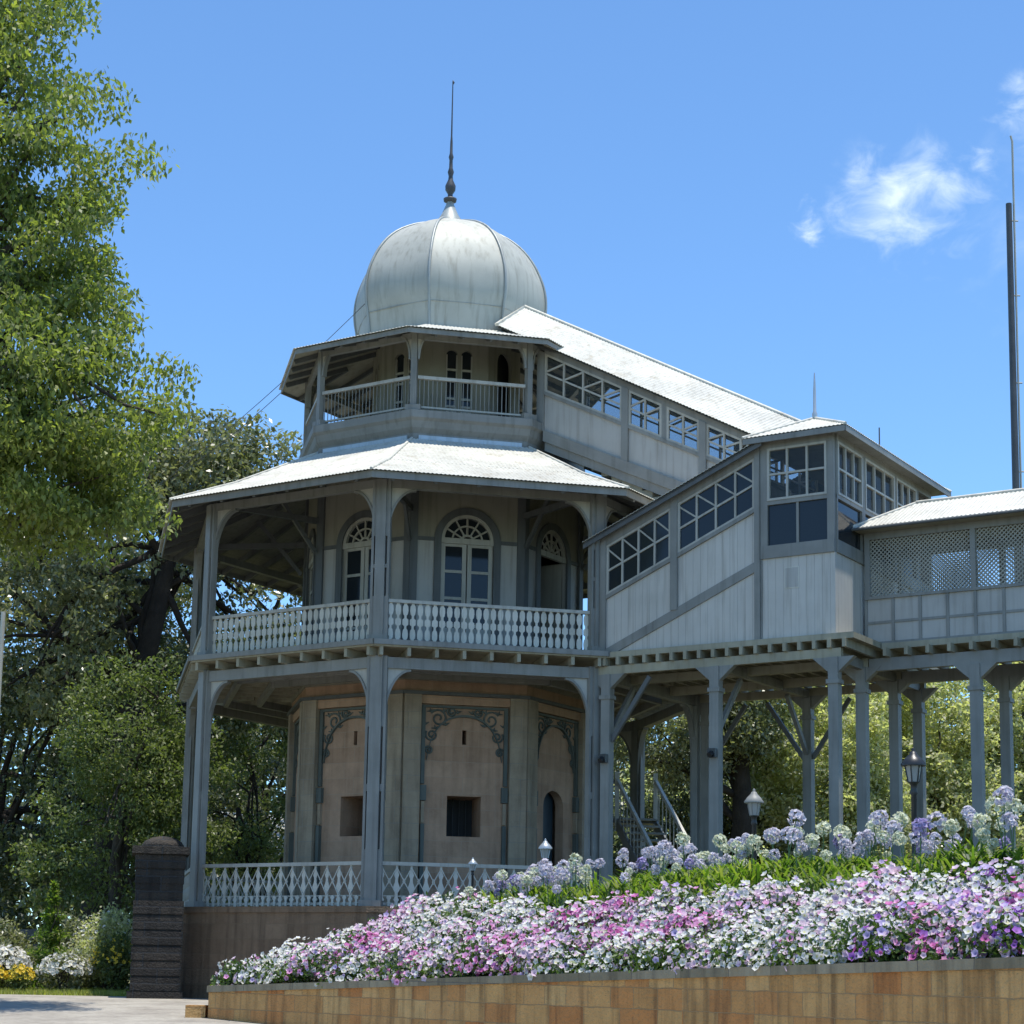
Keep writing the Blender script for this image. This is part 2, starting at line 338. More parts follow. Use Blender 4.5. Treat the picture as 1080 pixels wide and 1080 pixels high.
def corr_roof(mb, poly, pitch=.085, amp=.007, th=.02):
    """corrugated sheet over a convex 3D polygon; the eave is poly[0]-poly[1]"""
    P = [vx(p) for p in poly]; O = P[0]; ex = (P[1] - P[0]).normalized()
    n = (P[1] - P[0]).cross(P[2] - P[0]).normalized()
    if n.z < 0: n = -n
    ey = n.cross(ex).normalized()
    if (P[2] - P[0]).dot(ey) < 0: ey = -ey
    Q = [((p - O).dot(ex), (p - O).dot(ey)) for p in P]
    x0, x1 = min(q[0] for q in Q) + 1e-4, max(q[0] for q in Q) - 1e-4
    cnt = max(4, int((x1 - x0) / pitch * 4)); vs = []; nn = len(Q); cols = []
    for i in range(cnt + 1):
        x = x0 + (x1 - x0) * i / cnt; ys = []
        for j in range(nn):
            (ax, ay), (bx, by) = Q[j], Q[(j + 1) % nn]
            if abs(ax - bx) > 1e-9 and min(ax, bx) <= x <= max(ax, bx): ys.append(ay + (by - ay) * (x - ax) / (bx - ax))
        h = amp * math.sin(2 * PI * x / pitch) + th
        lo, hi = min(ys), max(ys)
        for h_ in (h, h - th * .4):
            vs.append(O + ex * x + ey * lo + n * h_); vs.append(O + ex * x + ey * hi + n * h_)
    fs = []
    for i in range(cnt):
        a, b = i * 4, i * 4 + 4
        fs += [(a, b, b + 1, a + 1), (a + 2, a + 3, b + 3, b + 2), (a, a + 2, b + 2, b), (a + 1, b + 1, b + 3, a + 3)]
    fs += [(0, 1, 3, 2), (cnt * 4, cnt * 4 + 2, cnt * 4 + 3, cnt * 4 + 1)]
    mb.add(vs, fs); return mb

# ------------------------------------------------------------------ terrain and road
POLY = [(-4.55, 34.6), (-4.85, 32.2), (-4.75, 30.7), (-2.27, 28.0), (2.01, 22.0), (4.6, 17.0), (7.4, 11.4)]   # planter front, seen from above
CAPZ = [.34, .33, .33, .46, .70, .85, 1.0]
def seg_info(x, y):
    """distance behind the planter front (positive = inside bed), cap height there; numpy arrays"""
    best = np.full(np.shape(x), 1e9); cz = np.zeros(np.shape(x)); sg = np.ones(np.shape(x))
    for i in range(len(POLY) - 1):
        (ax, ay), (bx, by) = POLY[i], POLY[i + 1]; dx, dy = bx - ax, by - ay; L2 = dx * dx + dy * dy
        t = np.clip(((x - ax) * dx + (y - ay) * dy) / L2, 0, 1)
        d = np.hypot(x - ax - t * dx, y - ay - t * dy)
        c = dx * (y - ay) - dy * (x - ax)
        m = d < best; best = np.where(m, d, best); cz = np.where(m, CAPZ[i] + (CAPZ[i + 1] - CAPZ[i]) * t, cz); sg = np.where(m, np.sign(c), sg)
    return best * sg, cz
def sstep(t): t = np.clip(t, 0, 1); return t * t * (3 - 2 * t)
def ground_h(x, y):   # open ground at the foot of the building, falling towards the viewer
    return -1.0 + 1.0 * sstep((y - 6) / 34.0) * 1.0
def bed_h(x, y):
    d, cz = seg_info(x, y)
    x = np.asarray(x)
    top_ = 1.25 + .38 * sstep((x + 3.4) / 3.2) + .38 * sstep((x + .8) / 4) * (1 - sstep((d - 6.5) / 3))
    h = np.where(d < .12, cz - .16, cz - .06 + (top_ - cz) * sstep((d + .1) / 4.3))
    return h
def grid_obj(name, xs, ys, hf, mat, mask=None):
    X, Y = np.meshgrid(xs, ys); Z = hf(X, Y); nx, ny = len(xs), len(ys)
    me = bpy.data.meshes.new(name); V = np.stack([X, Y, Z], -1).reshape(-1, 3)
    i = np.arange((nx - 1) * (ny - 1)); r, c = i // (nx - 1), i % (nx - 1); a = r * nx + c
    F = np.stack([a, a + 1, a + nx + 1, a + nx], 1)
    if mask is not None:
        ok = mask(X, Y).reshape(-1); F = F[ok[F].all(1)]
    me.from_pydata(V.tolist(), [], F.tolist()); me.polygons.foreach_set('use_smooth', [True] * len(F))
    me.materials.append(mat); o = bpy.data.objects.new(name, me); C.objects.link(o); return tag(o, kind='structure')
axis = np.concatenate([-np.geomspace(600, 41, 20), np.arange(-40, 40.1, 1.0), np.geomspace(41, 600, 20)])
yax = np.concatenate([[-60, -30], np.arange(-10, 90, 1.0), np.geomspace(91, 900, 20)])
grid_obj('ground', axis, yax, ground_h, M['ground'])
grid_obj('road', np.arange(-40, 9, .5), np.arange(-6, 41.1, .5), lambda x, y: ground_h(x, y) + .006, M['road'], lambda x, y: (y < 39.2 + .05 * (x + 8)))
def soil_mask(x, y):
    d, cz = seg_info(x, y); return (d > .0) & ((x > -6.9) | (y > 60)) & ~((x < -5.2) & (y > 32.2)) & (x < 60)
grid_obj('soil', np.arange(-7, 22, .125), np.arange(8, 46, .125), bed_h, M['soil'], lambda x, y: soil_mask(x, y) & ~((x + 1.6) ** 2 + (y - 42.4) ** 2 < 29) & ~((x < -3) & (y > 34.5)))
grid_obj('terrace_ground', np.arange(-1, 80, 2.0), np.arange(44, 130, 2.0), lambda x, y: 1.84 + 0 * x, M['ground'])

# ------------------------------------------------------------------ the octagonal pavilion
ZG, ZF, Z2 = 1.82, 6.99, 12.37
tower = empty('octagonal_pavilion', W((0, 0, 0)), TH, 'three storey octagonal pavilion with verandas and a ribbed metal dome', 'pavilion')
T = tower
mb = MB(); olathe(mb, [(6.18, -.3), (6.12, 1.70)]); mb.build('plinth', M['plinth'], T)
mb = MB(); olathe(mb, [(6.16, 1.702), (6.16, 1.82)]); mb.build('plinth_coping', M['plinth'], T)
# ground-floor stone wall
RS = 3.42
HW = RS * S8
def stone_facet(k):
    F = facet(k, RS); wall = MB(); grey = MB(); orn = MB()
    ext = k not in (2,)
    pw = HW - .97
    z0, z1 = ZG, 6.60
    # pilasters at both ends
    for sg in (-1, 1):
        u0, u1 = (HW - .36) * sg, HW * sg
        fbox(grey, F, min(u0, u1), max(u0, u1), z0, 6.30, -.3, .07)
    fbox(wall, F, -HW, -.98, z0, z1, -.3, 0); fbox(wall, F, .98, HW, z0, z1, -.3, 0)
    fbox(wall, F, -.98, .98, 6.12, z1, -.3, 0)
    # recessed panel with openings
    if k == 2:
        fbox(wall, F, -.98, -.42, z0, 6.12, -.3, -.10); fbox(wall, F, .42, .98, z0, 6.12, -.3, -.10)
        arch = [(-.42, 4.15)] + [(.42 * math.cos(t), 4.15 + .34 * math.sin(t)) for t in np.linspace(PI, 0, 13)] + [(.42, 6.12), (-.42, 6.12)]
        wall.prism(arch[1:], F, -.3, -.10)
    else:
        fbox(wall, F, -.98, -.34, z0, 6.12, -1.0, -.10); fbox(wall, F, .38, .98, z0, 6.12, -1.0, -.10)
        fbox(wall, F, -.34, .38, z0, 3.38, -1.0, -.10)
        fbox(wall, F, -.34, -.045, 4.22, 6.12, -1.0, -.10); fbox(wall, F, .045, .38, 4.22, 6.12, -1.0, -.10)
        fbox(wall, F, -.045, .045, 4.22, 5.30, -1.0, -.10); fbox(wall, F, -.045, .045, 5.60, 6.12, -1.0, -.10)
    # spandrels of the blind arch: pointed multi-centred outline
    def arch_z(u):
        q = abs(u) / .78
        return 4.95 + .92 * math.sqrt(max(0, 1 - q ** 2.3))
    us = np.linspace(-.80, .80, 25)
    for a_, b_ in zip(us[:-1], us[1:]):
        orn.prism([(a_, arch_z(a_)), (b_, arch_z(b_)), (b_, arch_z(b_) + .045), (a_, arch_z(a_) + .045)], F, -.099, -.03)
    for sg in (-1, 1):
        A, B_ = sorted((.84 * sg, .92 * sg)); fbox(orn, F, A, B_, 4.45, 6.08, -.099, -.035)      # frame line
        A, B_ = sorted((.80 * sg, .93 * sg)); fbox(orn, F, A, B_, 4.10, 4.42, -.099, .0)          # capital
        A, B_ = sorted((.825 * sg, .905 * sg)); fbox(orn, F, A, B_, 1.95, 3.62, -.099, .005)        # dark colonnette
        grey.prism([((.83) * sg, 3.64), (.90 * sg, 3.64), (.90 * sg, 4.08), (.83 * sg, 4.08)], F, -.099, -.02)
        # scrolls: spirals in each upper corner
        for (cu, cz, r, tw) in ((.56, 5.83, .19, 1), (.70, 5.48, .13, -1), (.28, 5.98, .10, -1), (.76, 5.15, .09, 1)):
            pts = []
            for q in np.linspace(0, 1, 26):
                an = q * 3.1 * PI * tw + .6; rr = r * (1 - .8 * q)
                pts.append(F(sg * (cu + rr * math.cos(an)), cz + rr * math.sin(an), -.085))
            orn.tube(pts, .022, 5)
        for (cu, cz) in ((.40, 5.70), (.62, 5.62), (.44, 5.98), (.72, 5.97), (.15, 5.96), (.83, 5.7)):
            for an in (0, 1.3, 2.5):
                orn.tube([F(sg * cu, cz, -.085), F(sg * (cu + .09 * math.cos(an)), cz + .07 * math.sin(an), -.08)], [.025, .008], 5)
    fbox(orn, F, -.92, .92, 6.05, 6.10, -.099, -.03)
    # cornice: dark line and plain upper band
    cor = MB(); fbox(cor, F, -HW - .04, HW + .04, 6.30, 6.37, -.1, .11)
    return wall, grey, orn, cor
for k in range(8):
    wall, grey, orn, cor = stone_facet(k)
    wo = wall.build('stone_wall', M['stone'], T)
    grey.build('pilaster', M['stone_grey'], wo)
    orn.build('arch_ornament', M['ornament'], wo)
    cor.build('cornice', M['trim_dark'], wo)
    F = facet(k, RS)
    if k == 2:
        d = MB(); fbox(d, F, -.42, -.01, 1.83, 4.5, -.42, -.37); fbox(d, F, .01, .42, 1.83, 4.5, -.42, -.37); d.build('door', M['door'], T)
    else:
        wn = MB(); fbox(wn, F, -.34, .38, 3.38, 4.22, -1.03, -1.01); wn.build('window', M['dark'], T)  # near-black sheet painting the darkness behind the opening
        # window leaf half way: dark bars
        wn2 = MB()
        for u in (-.2, -.06, .08, .22): wn2.tube([F(u, 3.38, -.9), F(u, 4.22, -.9)], .012, 6)
        wn2.build('window_bars', M['iron'], T)
mb = MB(); olathe(mb, [(2.05, ZG), (2.05, 6.55)]); mb.build('shade_core', M['dark'], T)  # added black drum, painted shade of the ground-floor interior
# upper plaster frieze between cornice and the deck
mb = MB(); olathe(mb, [(3.44, 6.602), (3.44, 6.84)]); mb.build('frieze', M['cream'], T)
# floor slabs / decks
deck = MB(); olathe(deck, [(6.15, 6.85), (6.15, 6.97)]); deck = deck.build('deck', M['deck'], T)
df = MB()
for k in range(8):
    F = facet(k, 6.17); h = 6.17 * S8
    fbox(df, F, -h, h, 6.88, 6.985, .0, .035)
df.build('deck_edge', M['trim'], deck)
j0 = None
for k in range(8):
    F = facet(k, 5.8)
    for u in np.linspace(-2.2, 2.2, 9):
        # joists run outward; keep each inside its own facet wedge
        r_in = max(3.3 * C8, abs(u) / math.tan(PI / 8) + .02) - 5.8 * C8
        j = MB(); j.bar(F(u, 6.765, r_in), F(u, 6.765, 6.13 * C8 - 5.8 * C8 + .0), .07, .165); j.build('joist', M['deck'], deck)
for k in range(8):
    F = facet(k, 5.8); h = 5.8 * S8
    rb = MB(); fbox(rb, F, -h + .1, h - .1, 6.46, 6.68, -.09, .09); rb.build('ring_beam', M['trim'], T)
    r2 = MB()
    for q in (4.2, 5.0): F2 = facet(k, q); fbox(r2, F2, -q * S8, q * S8, 6.52, 6.68, -.05, .05)
    r2.build('deck_beam', M['trim'], T)
def bracket(F, u_post, sg, ztop, reach, drop, o0, o1, solid=True):
    """curved spandrel between a post and its beam; returns (panel, moulding)"""
    pan, mo = MB(), MB()
    n = 12; cu, cz = u_post + sg * reach, ztop - drop
    arcp = [(cu - sg * reach * math.cos(t), cz + drop * math.sin(t)) for t in np.linspace(0, PI / 2, n + 1)]
    pan.prism([(u_post, ztop)] + arcp, F, o0 + .015, o1 - .015)
    for (a_, b_), (c_, d_) in zip(arcp[:-1], arcp[1:]):
        pass
    inner = [(cu - sg * (reach - .045) * math.cos(t), cz + (drop - .045) * math.sin(t)) for t in np.linspace(0, PI / 2, n + 1)]
    for i_ in range(n): mo.prism([arcp[i_], arcp[i_ + 1], inner[i_ + 1], inner[i_]], F, o0 - .012, o1 + .012)
    return pan, mo
def post(k, R, z0, z1, wd, slot0, slot1, name='post', side=True, br=None, par=T):
    a = math.radians(-112.5 + 45 * k); n = Vector((math.cos(a), math.sin(a), 0)); t = Vector((-n.y, n.x, 0))
    def Fp(u, z, o=0.): return n * (R + o) + t * u + Vector((0, 0, z))
    mb = MB()
    fbox(mb, Fp, -wd / 2, wd / 2, z0, z1, -wd * .5, wd * .42)
    if side:
        for sg in (-1, 1):
            A, B_ = sorted((sg * (wd / 2 + .035), sg * (wd / 2 + .085))); fbox(mb, Fp, A, B_, z0, z1, -.06 - .02, .05)
            for (p, q) in ((z0, slot0), (slot0 + (slot1 - slot0) * .47, slot0 + (slot1 - slot0) * .53), (slot1, z1)):
                A, B_ = sorted((sg * (wd / 2), sg * (wd / 2 + .035))); fbox(mb, Fp, A, B_, p, q, -.055 - .02, .045)
    fbox(mb, Fp, -wd / 2 - .1, wd / 2 + .1, z0, z0 + .12, -wd * .6 - .05, wd * .5 + .02)
    p = mb.build(name, M['trim'], par)
    if br:
        ztop, reach, drop = br
        for kk, sg in ((k, 1), (k - 1, -1)):
            F = facet(kk, R); h = R * S8
            up_ = -h + wd * .5 if sg == 1 else h - wd * .5
            pan, mo = bracket(F, up_, sg, ztop, reach, drop, -.05, .05)
            b_ = pan.build('bracket', M['frame'], p); mo.build('bracket_moulding', M['trim'], p)
    return p
for k in range(8):
    post(k, 5.8, ZG, 6.7, .235, ZG + 1.1, 5.3, br=(6.46, .54, 1.05))
for k in range(8):
    post(k, 5.8, ZF, 10.25, .20, ZF + .9, 9.1, name='upper_post', br=(10.10, .58, .95))
# lower fretwork balustrade, one per bay
def fret_rail(k, R, z0, pitch, name):
    F = facet(k, R); h = R * S8 - .2; n = int(round(2 * h / pitch)); st = 2 * h / n; mb = MB()
    prof = [(0, .03), (.10, .028), (.14, .055), (.19, .028), (.27, .03), (.38, .066), (.48, .03), (.55, .024), (.62, .05), (.69, .024), (.80, .018)]
    for i in range(n + 1):
        u = -h + st * i
        mb.prism([(u - w_, z0 + z) for z, w_ in prof] + [(u + w_, z0 + z) for z, w_ in reversed(prof)], F, -.012, .012)
        if i < n:
            m_ = u + st / 2
            for (a_, b_) in (((u, z0 + .24), (m_, z0 + .50)), ((m_, z0 + .50), (u + st, z0 + .24)), ((u, z0 + .76), (m_, z0 + .50)), ((m_, z0 + .50), (u + st, z0 + .76))):
                d = .017; mb.prism([(a_[0], a_[1] - d), (b_[0], b_[1] - d), (b_[0], b_[1] + d), (a_[0], a_[1] + d)], F, .0125, .026)
            mb.prism([(m_ - w_ * .75, z0 + .02 + z * .42) for z, w_ in prof if z < .5] + [(m_ + w_ * .75, z0 + .02 + z * .42) for z, w_ in reversed(prof) if z < .5], F, -.012, .012)
            mb.prism([(m_ - .03, z0 + .50), (m_, z0 + .44), (m_ + .03, z0 + .50), (m_, z0 + .56)], F, -.014, .011)
    o = mb.build(name, M['white'], T)
    r = MB(); fbox(r, F, -h, h, z0 + .80, z0 + .87, -.045, .045); fbox(r, F, -h, h, z0 + .035, z0 + .085, -.03, -.0135); fbox(r, F, -h, h, z0 + .20, z0 + .225, -.03, -.0135)
    r.build('handrail', M['frame'], o)
def board_rail(k, R, z0, name):
    F = facet(k, R); h = R * S8 - .16; n = int(round(2 * h / .15)); st = 2 * h / n; mb = MB()
    prof = [(0.02, .028), (.06, .028), (.09, .05), (.17, .056), (.25, .045), (.28, .022), (.33, .022), (.36, .058), (.46, .058), (.49, .022), (.54, .022), (.57, .045), (.65, .056), (.73, .05), (.76, .028), (.79, .028)]
    for i in range(n):
        u = -h + st * (i + .5)
        mb.prism([(u - w_, z0 + z) for z, w_ in prof] + [(u + w_, z0 + z) for z, w_ in reversed(prof)], F, -.013, .013)
    o = mb.build(name, M['white'], T)
    r = MB(); fbox(r, F, -h, h, z0 + .785, z0 + .85, -.05, .05); fbox(r, F, -h, h, z0 + .0, z0 + .05, -.04, .04); r.build('handrail', M['frame'], o)
for k in range(8):
    if k != 2: fret_rail(k, 5.82, ZG, .28, 'balustrade'); board_rail(k, 5.82, ZF, 'upper_balustrade')
# level-one wall
R1 = 3.2; H1 = R1 * S8
def door_facet(k):
    F = facet(k, R1); up_, dado = MB(), MB()
    D = .57; zs = 9.68
    fbox(dado, F, -H1, -D, ZF, zs, -.12, 0); fbox(dado, F, D, H1, ZF, zs, -.12, 0)
    arch = [(-H1, zs)] + [(D * math.cos(t), zs + D * math.sin(t)) for t in np.linspace(PI, 0, 17)] + [(H1, zs), (H1, 11.7), (-H1, 11.7)]
    up_.prism(arch, F, -.12, 0)
    wl = up_.build('upper_wall', M['cream'], T); dado.build('dado', M['panel_plain'], wl)
    tr = MB()
    tr.arc(F, 0, zs, D, D + .15, 0, PI, -.02, .05, 18)
    for sg in (-1, 1):
        A, B_ = sorted((sg * D, sg * (D + .15))); fbox(tr, F, A, B_, ZF, zs, -.02, .05)
        A, B_ = sorted((sg * (D + .15), sg * (H1 - .13))); fbox(tr, F, A, B_, zs - .04, zs + .04, .0, .03)
        A, B_ = sorted((sg * (H1 - .14), sg * (H1 + .02))); fbox(tr, F, A, B_, ZF, 11.5, -.05, .06)
    tr.build('wall_trim', M['trim_dark'], wl)
    fan = MB()
    fan.arc(F, 0, zs, D - .07, D, 0, PI, -.08, .01, 18); fan.arc(F, 0, zs, .10, .15, 0, PI, -.06, -.01, 10); fan.arc(F, 0, zs, .31, .345, 0, PI, -.06, -.01, 14)
    for i in range(1, 6):
        t = PI * i / 6
        fan.bar(F(.12 * math.cos(t), zs + .12 * math.sin(t), -.036), F((D - .03) * math.cos(t), zs + (D - .03) * math.sin(t), -.036), .035, .035)
    fbox(fan, F, -D, D, zs - .07, zs + .05, -.08, .015)
    g = MB(); g.prism([(D * math.cos(t), zs + D * math.sin(t)) for t in np.linspace(PI, 0, 17)], F, -.075, -.07)
    fo = fan.build('fanlight', M['frame'], T); g.build('fanlight_glass', M['glass'], fo)
    if k != 2:
        for sg in (-1, 1):
            lf = MB(); a_, b_ = (-D + .01, -.012) if sg < 0 else (.012, D - .01)
            s_ = .09
            fbox(lf, F, a_, a_ + s_, ZF + .02, zs - .07, -.075, -.03); fbox(lf, F, b_ - s_, b_, ZF + .02, zs - .07, -.075, -.03)
            zb = [ZF + .02, ZF + .75, ZF + .83 + .02]
            fbox(lf, F, a_ + s_, b_ - s_, ZF + .02, ZF + .8, -.07, -.035)
            for zz in (ZF + .83, ZF + 1.41, ZF + 1.99, zs - .13):
                fbox(lf, F, a_ + s_, b_ - s_, zz, zz + .06, -.073, -.032)
            g = MB(); fbox(g, F, a_ + s_, b_ - s_, ZF + .8, zs - .1, -.056, -.05)
            lo = lf.build('door_leaf', M['frame'], T); g.build('door_glass', M['glass'], lo)
    else:
        for sg in (-1, 1):   # leaves standing open inwards
            lf = MB(); u = sg * (D - .03); lf.prism([(u - .02, ZF + .02), (u + .02, ZF + .02), (u + .02, zs - .07), (u - .02, zs - .07)], F, -.65, -.08); lf.build('door_leaf', M['frame'], T)
for k in range(8): door_facet(k)
mb = MB(); olathe(mb, [(2.2, ZF), (2.2, 11.3)]); mb.build('shade_drum', M['dark'], T)  # added black drum that paints the dark room behind the open doorway
# lower roof
NSEG = 7
def oct_roof(prof, name, mat, skip=(), pitch=.085):
    mb = MB()
    for k in range(8):
        if k in skip: continue
        for (ra, za), (rb, zb) in zip(prof[:-1], prof[1:]):
            corr_roof(mb, [vert(k, ra, za), vert(k + 1, ra, za), vert(k + 1, rb, zb), vert(k, rb, zb)], pitch)
    return mb.build(name, mat, T, fixn=False)
ROOF1 = [(6.79, 10.20), (5.3, 10.80), (3.36, 11.78)]
r1 = oct_roof(ROOF1, 'veranda_roof', M['roof'])
fas = MB()
for k in range(8):
    F = facet(k, 6.72); h = 6.72 * S8; fbox(fas, F, -h, h, 10.07, 10.215, -.03, 0)
fas.build('fascia', M['trim'], r1)
for k in range(8):
    hip = MB(); hip.tube([vert(k, ra, za + .03) for ra, za in ROOF1], .03, 6); hip.build('hip_capping', M['roof'], r1)
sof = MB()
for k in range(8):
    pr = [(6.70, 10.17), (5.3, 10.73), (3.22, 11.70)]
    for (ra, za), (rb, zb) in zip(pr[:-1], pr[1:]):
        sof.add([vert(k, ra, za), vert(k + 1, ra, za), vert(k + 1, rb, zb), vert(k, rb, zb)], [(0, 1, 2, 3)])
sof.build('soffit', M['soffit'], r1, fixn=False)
for k in range(8):
    F = facet(k, 1.0 / C8)
    for u in np.linspace(-2.15, 2.15, 6):
        ri = max(3.2 * C8, abs(u) / math.tan(PI / 8) + .02); ro = 6.68 * C8
        zf = lambda r: 10.20 + (6.79 * C8 - r) * (.60 / (1.49 * C8)) if r > 5.3 * C8 else 10.8 + (5.3 * C8 - r) * (.98 / (1.94 * C8))
        rm = 5.3 * C8
        j = MB()
        if ri < rm: j.bar(F(u, zf(ri) - .14, ri - 1), F(u, zf(rm) - .14, rm - 1), .07, .13); j.bar(F(u, zf(rm) - .14, rm - 1), F(u, zf(ro) - .14, ro - 1), .07, .13)
        else: j.bar(F(u, zf(ri) - .14, ri - 1), F(u, zf(ro) - .14, ro - 1), .07, .13)
        j.build('rafter', M['trim_dark'], r1)
    F = facet(k, 5.8); rb = MB(); fbox(rb, F, -5.8 * S8 + .1, 5.8 * S8 - .1, 10.10, 10.26, -.07, .07); rb.build('ring_beam', M['trim'], T)
    tie = MB(); pa, pb = vert(k, 3.25, 10.3), vert(k, 5.7, 10.3); tie.bar(pa, pb, .09, .13); tie.bar(vert(k, 3.3, 9.6), vert(k, 4.4, 10.9), .06, .09)
    tie.build('tie_beam', M['trim_dark'], T)
# level-two gallery base (skirt)
mb = MB(); olathe(mb, [(3.28, 11.62), (3.28, 11.95), (3.36, 12.06), (3.40, 12.20), (3.46, 12.26), (3.46, 12.42), (3.38, 12.44)]); sk = mb.build('gallery_skirt', M['trim'], T)
for k in range(8):
    if k == 2: continue
    F = facet(k, 3.29); fl = MB(); fbox(fl, F, -1.13, 1.13, 11.78, 11.90, .0, .03)
    fl.build('flashing', M['flash'], sk)
for k in range(8):
    post(k, 3.30, 12.43, 14.20, .13, 12.6, 13.9, name='gallery_post', side=False, br=(14.12, .26, .55))
for k in range(8):
    if k == 2: continue
    F = facet(k, 3.30); h = 3.3 * S8 - .08; r = MB()
    fbox(r, F, -h, h, 13.14, 13.21, -.04, .04); fbox(r, F, -h, h, 12.50, 12.54, -.02, .02)
    r = r.build('gallery_rail', M['frame'], T)
    b_ = MB()
    for u in np.arange(-h + .05, h, .095): b_.tube([F(u, 12.44, 0), F(u, 13.15, 0)], .011, 5)
    b_.build('balusters', M['trim'], r)
# level-two wall with arched double doors
R2W = 1.74; H2 = R2W * S8
for k in range(8):
    F = facet(k, R2W); wl = MB()
    ops = [(-.30, -.04), (.04, .30)] if k != 2 else [(-.30, .30)]
    zt = 14.22
    cuts = [-H2] + [q for o_ in ops for q in o_] + [H2]
    for i in range(0, len(cuts), 2): fbox(wl, F, cuts[i], cuts[i + 1], 12.43, 15.0, -.08, 0)
    for (a_, b_) in ops:
        c_ = (a_ + b_) / 2; r_ = (b_ - a_) / 2
        wl.prism([(c_ + r_ * math.cos(t), zt + r_ * math.sin(t)) for t in np.linspace(PI, 0, 11)] + [(b_, 15.0), (a_, 15.0)], F, -.08, 0)
    wl.build('gallery_wall', M['cream'], T)
    if k != 2:
        for (a_, b_) in ops:
            d = MB(); s_ = .03
            fbox(d, F, a_, a_ + s_, 12.44, zt + .02, -.06, -.02); fbox(d, F, b_ - s_, b_, 12.44, zt + .02, -.06, -.02)
            for zz in (12.44, 13.02, 13.20, 13.62, zt - .35): fbox(d, F, a_ + s_, b_ - s_, zz, zz + (.56 if zz == 12.44 else .05), -.058, -.022)
            g = MB(); fbox(g, F, a_, b_, 12.5, zt + .2, -.075, -.065)
            do = d.build('gallery_door', M['frame'], T); g.build('door_glass', M['glass'], do)
mb = MB(); olathe(mb, [(1.55, 12.43), (1.55, 14.9)]); mb.build('shade_shaft', M['dark'], T)  # added black drum, interior shade of the top storey put into colour
# upper roof
ROOF2 = [(4.01, 14.06), (3.2, 14.32), (2.05, 14.78)]
r2 = oct_roof(ROOF2, 'gallery_roof', M['roof'])
fas = MB()
for k in range(8):
    F = facet(k, 3.96); h = 3.96 * S8; fbox(fas, F, -h, h, 13.96, 14.065, -.025, 0)
fas.build('fascia', M['trim'], r2)
for k in range(8):
    sf = MB(); sf.add([vert(k, 3.93, 14.03), vert(k + 1, 3.93, 14.03), vert(k + 1, 1.7, 14.80), vert(k, 1.7, 14.80)], [(0, 1, 2, 3)])
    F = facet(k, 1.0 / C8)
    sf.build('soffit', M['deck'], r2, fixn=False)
    for u in (-.9, -.3, .3, .9):
        ri = max(1.74 * C8, abs(u) / math.tan(PI / 8) + .02); ro = 3.9 * C8
        zf = lambda r: 14.03 + (3.93 * C8 - r) * (.77 / (2.23 * C8)) - .06
        j = MB(); j.bar(F(u, zf(ri), ri - 1), F(u, zf(ro), ro - 1), .05, .1); j.build('rafter', M['trim_dark'], r2)
    F = facet(k, 3.3); rb = MB(); fbox(rb, F, -3.3 * S8 + .06, 3.3 * S8 - .06, 14.02, 14.16, -.05, .05); rb.build('ring_beam', M['trim'], T)
# dome
dp = [(2.12, 14.68), (2.14, 14.95), (2.19, 15.30), (2.25, 15.62), (2.26, 15.92), (2.22, 16.22), (2.12, 16.53), (1.96, 16.86), (1.73, 17.18), (1.42, 17.46), (1.0, 17.70), (.6, 17.85), (.34, 17.93)]
def crs(P, n=5):
    P = [P[0]] + P + [P[-1]]; out = []
    for i in range(1, len(P) - 2):
        for j in range(n):
            t = j / n; q = []
            for c_ in range(2):
                p0, p1, p2, p3 = P[i - 1][c_], P[i][c_], P[i + 1][c_], P[i + 2][c_]
                q.append(.5 * (2 * p1 + (p2 - p0) * t + (2 * p0 - 5 * p1 + 4 * p2 - p3) * t * t + (3 * p1 - p0 - 3 * p2 + p3) * t ** 3))
            out.append(tuple(q))
    return out + [P[-1]]
DP = crs(dp); dm = MB(); SEG = 8
rs = random.Random(3)
for k in range(8):
    vs = []
    for i, (r, z) in enumerate(DP):
        for s_ in range(SEG + 1):
            f = s_ / SEG; p = vert(k, r, z).lerp(vert(k + 1, r, z), f)
            bl = .035 * 4 * f * (1 - f) * min(1, r) + .012 * math.sin(3.1 * z + 2 * k + 5 * f) * 4 * f * (1 - f)
            nn = vert(k, 1, 0).lerp(vert(k + 1, 1, 0), .5).normalized(); vs.append(p + nn * bl)
    fs = [(i * (SEG + 1) + s_, i * (SEG + 1) + s_ + 1, (i + 1) * (SEG + 1) + s_ + 1, (i + 1) * (SEG + 1) + s_) for i in range(len(DP) - 1) for s_ in range(SEG)]
    dm.add(vs, fs, True)
dome = dm.build('dome', M['dome'], T, fixn=False); dome.location = (.04, .02, 0)
for k in range(8):
    rb = MB(); rb.tube([vert(k, r + .015, z) for r, z in DP[::2]], .032, 6); rb.build('dome_rib', M['rib'], dome)
for (zz, i0) in ((15.30, 10),):
    r_, z_ = DP[i0]; sm = MB()
    for k in range(8):
        F = facet(k, r_); sm.tube([vert(k, r_ + .012, z_), F(0, z_, .05), vert(k + 1, r_ + .012, z_)], .010, 5)
    sm.build('dome_seam', M['rib'], dome)
fn = MB(); fn.lathe([(.36, 17.88), (.34, 17.95), (.20, 18.18), (.10, 18.42), (.08, 18.50)], seg=20); fin = fn.build('finial', M['rib'], T)
fn = MB(); fn.lathe([(.06, 18.49), (.15, 18.52), (.16, 18.58), (.06, 18.63), (.06, 18.70), (.12, 18.80), (.125, 18.90), (.06, 19.05), (.05, 19.15), (.075, 19.25), (.045, 19.35), (.04, 19.55), (.06, 19.62), (.035, 19.72), (.03, 20.0), (.02, 20.15)], seg=14); fn.build('finial_balls', M['mast'], fin)
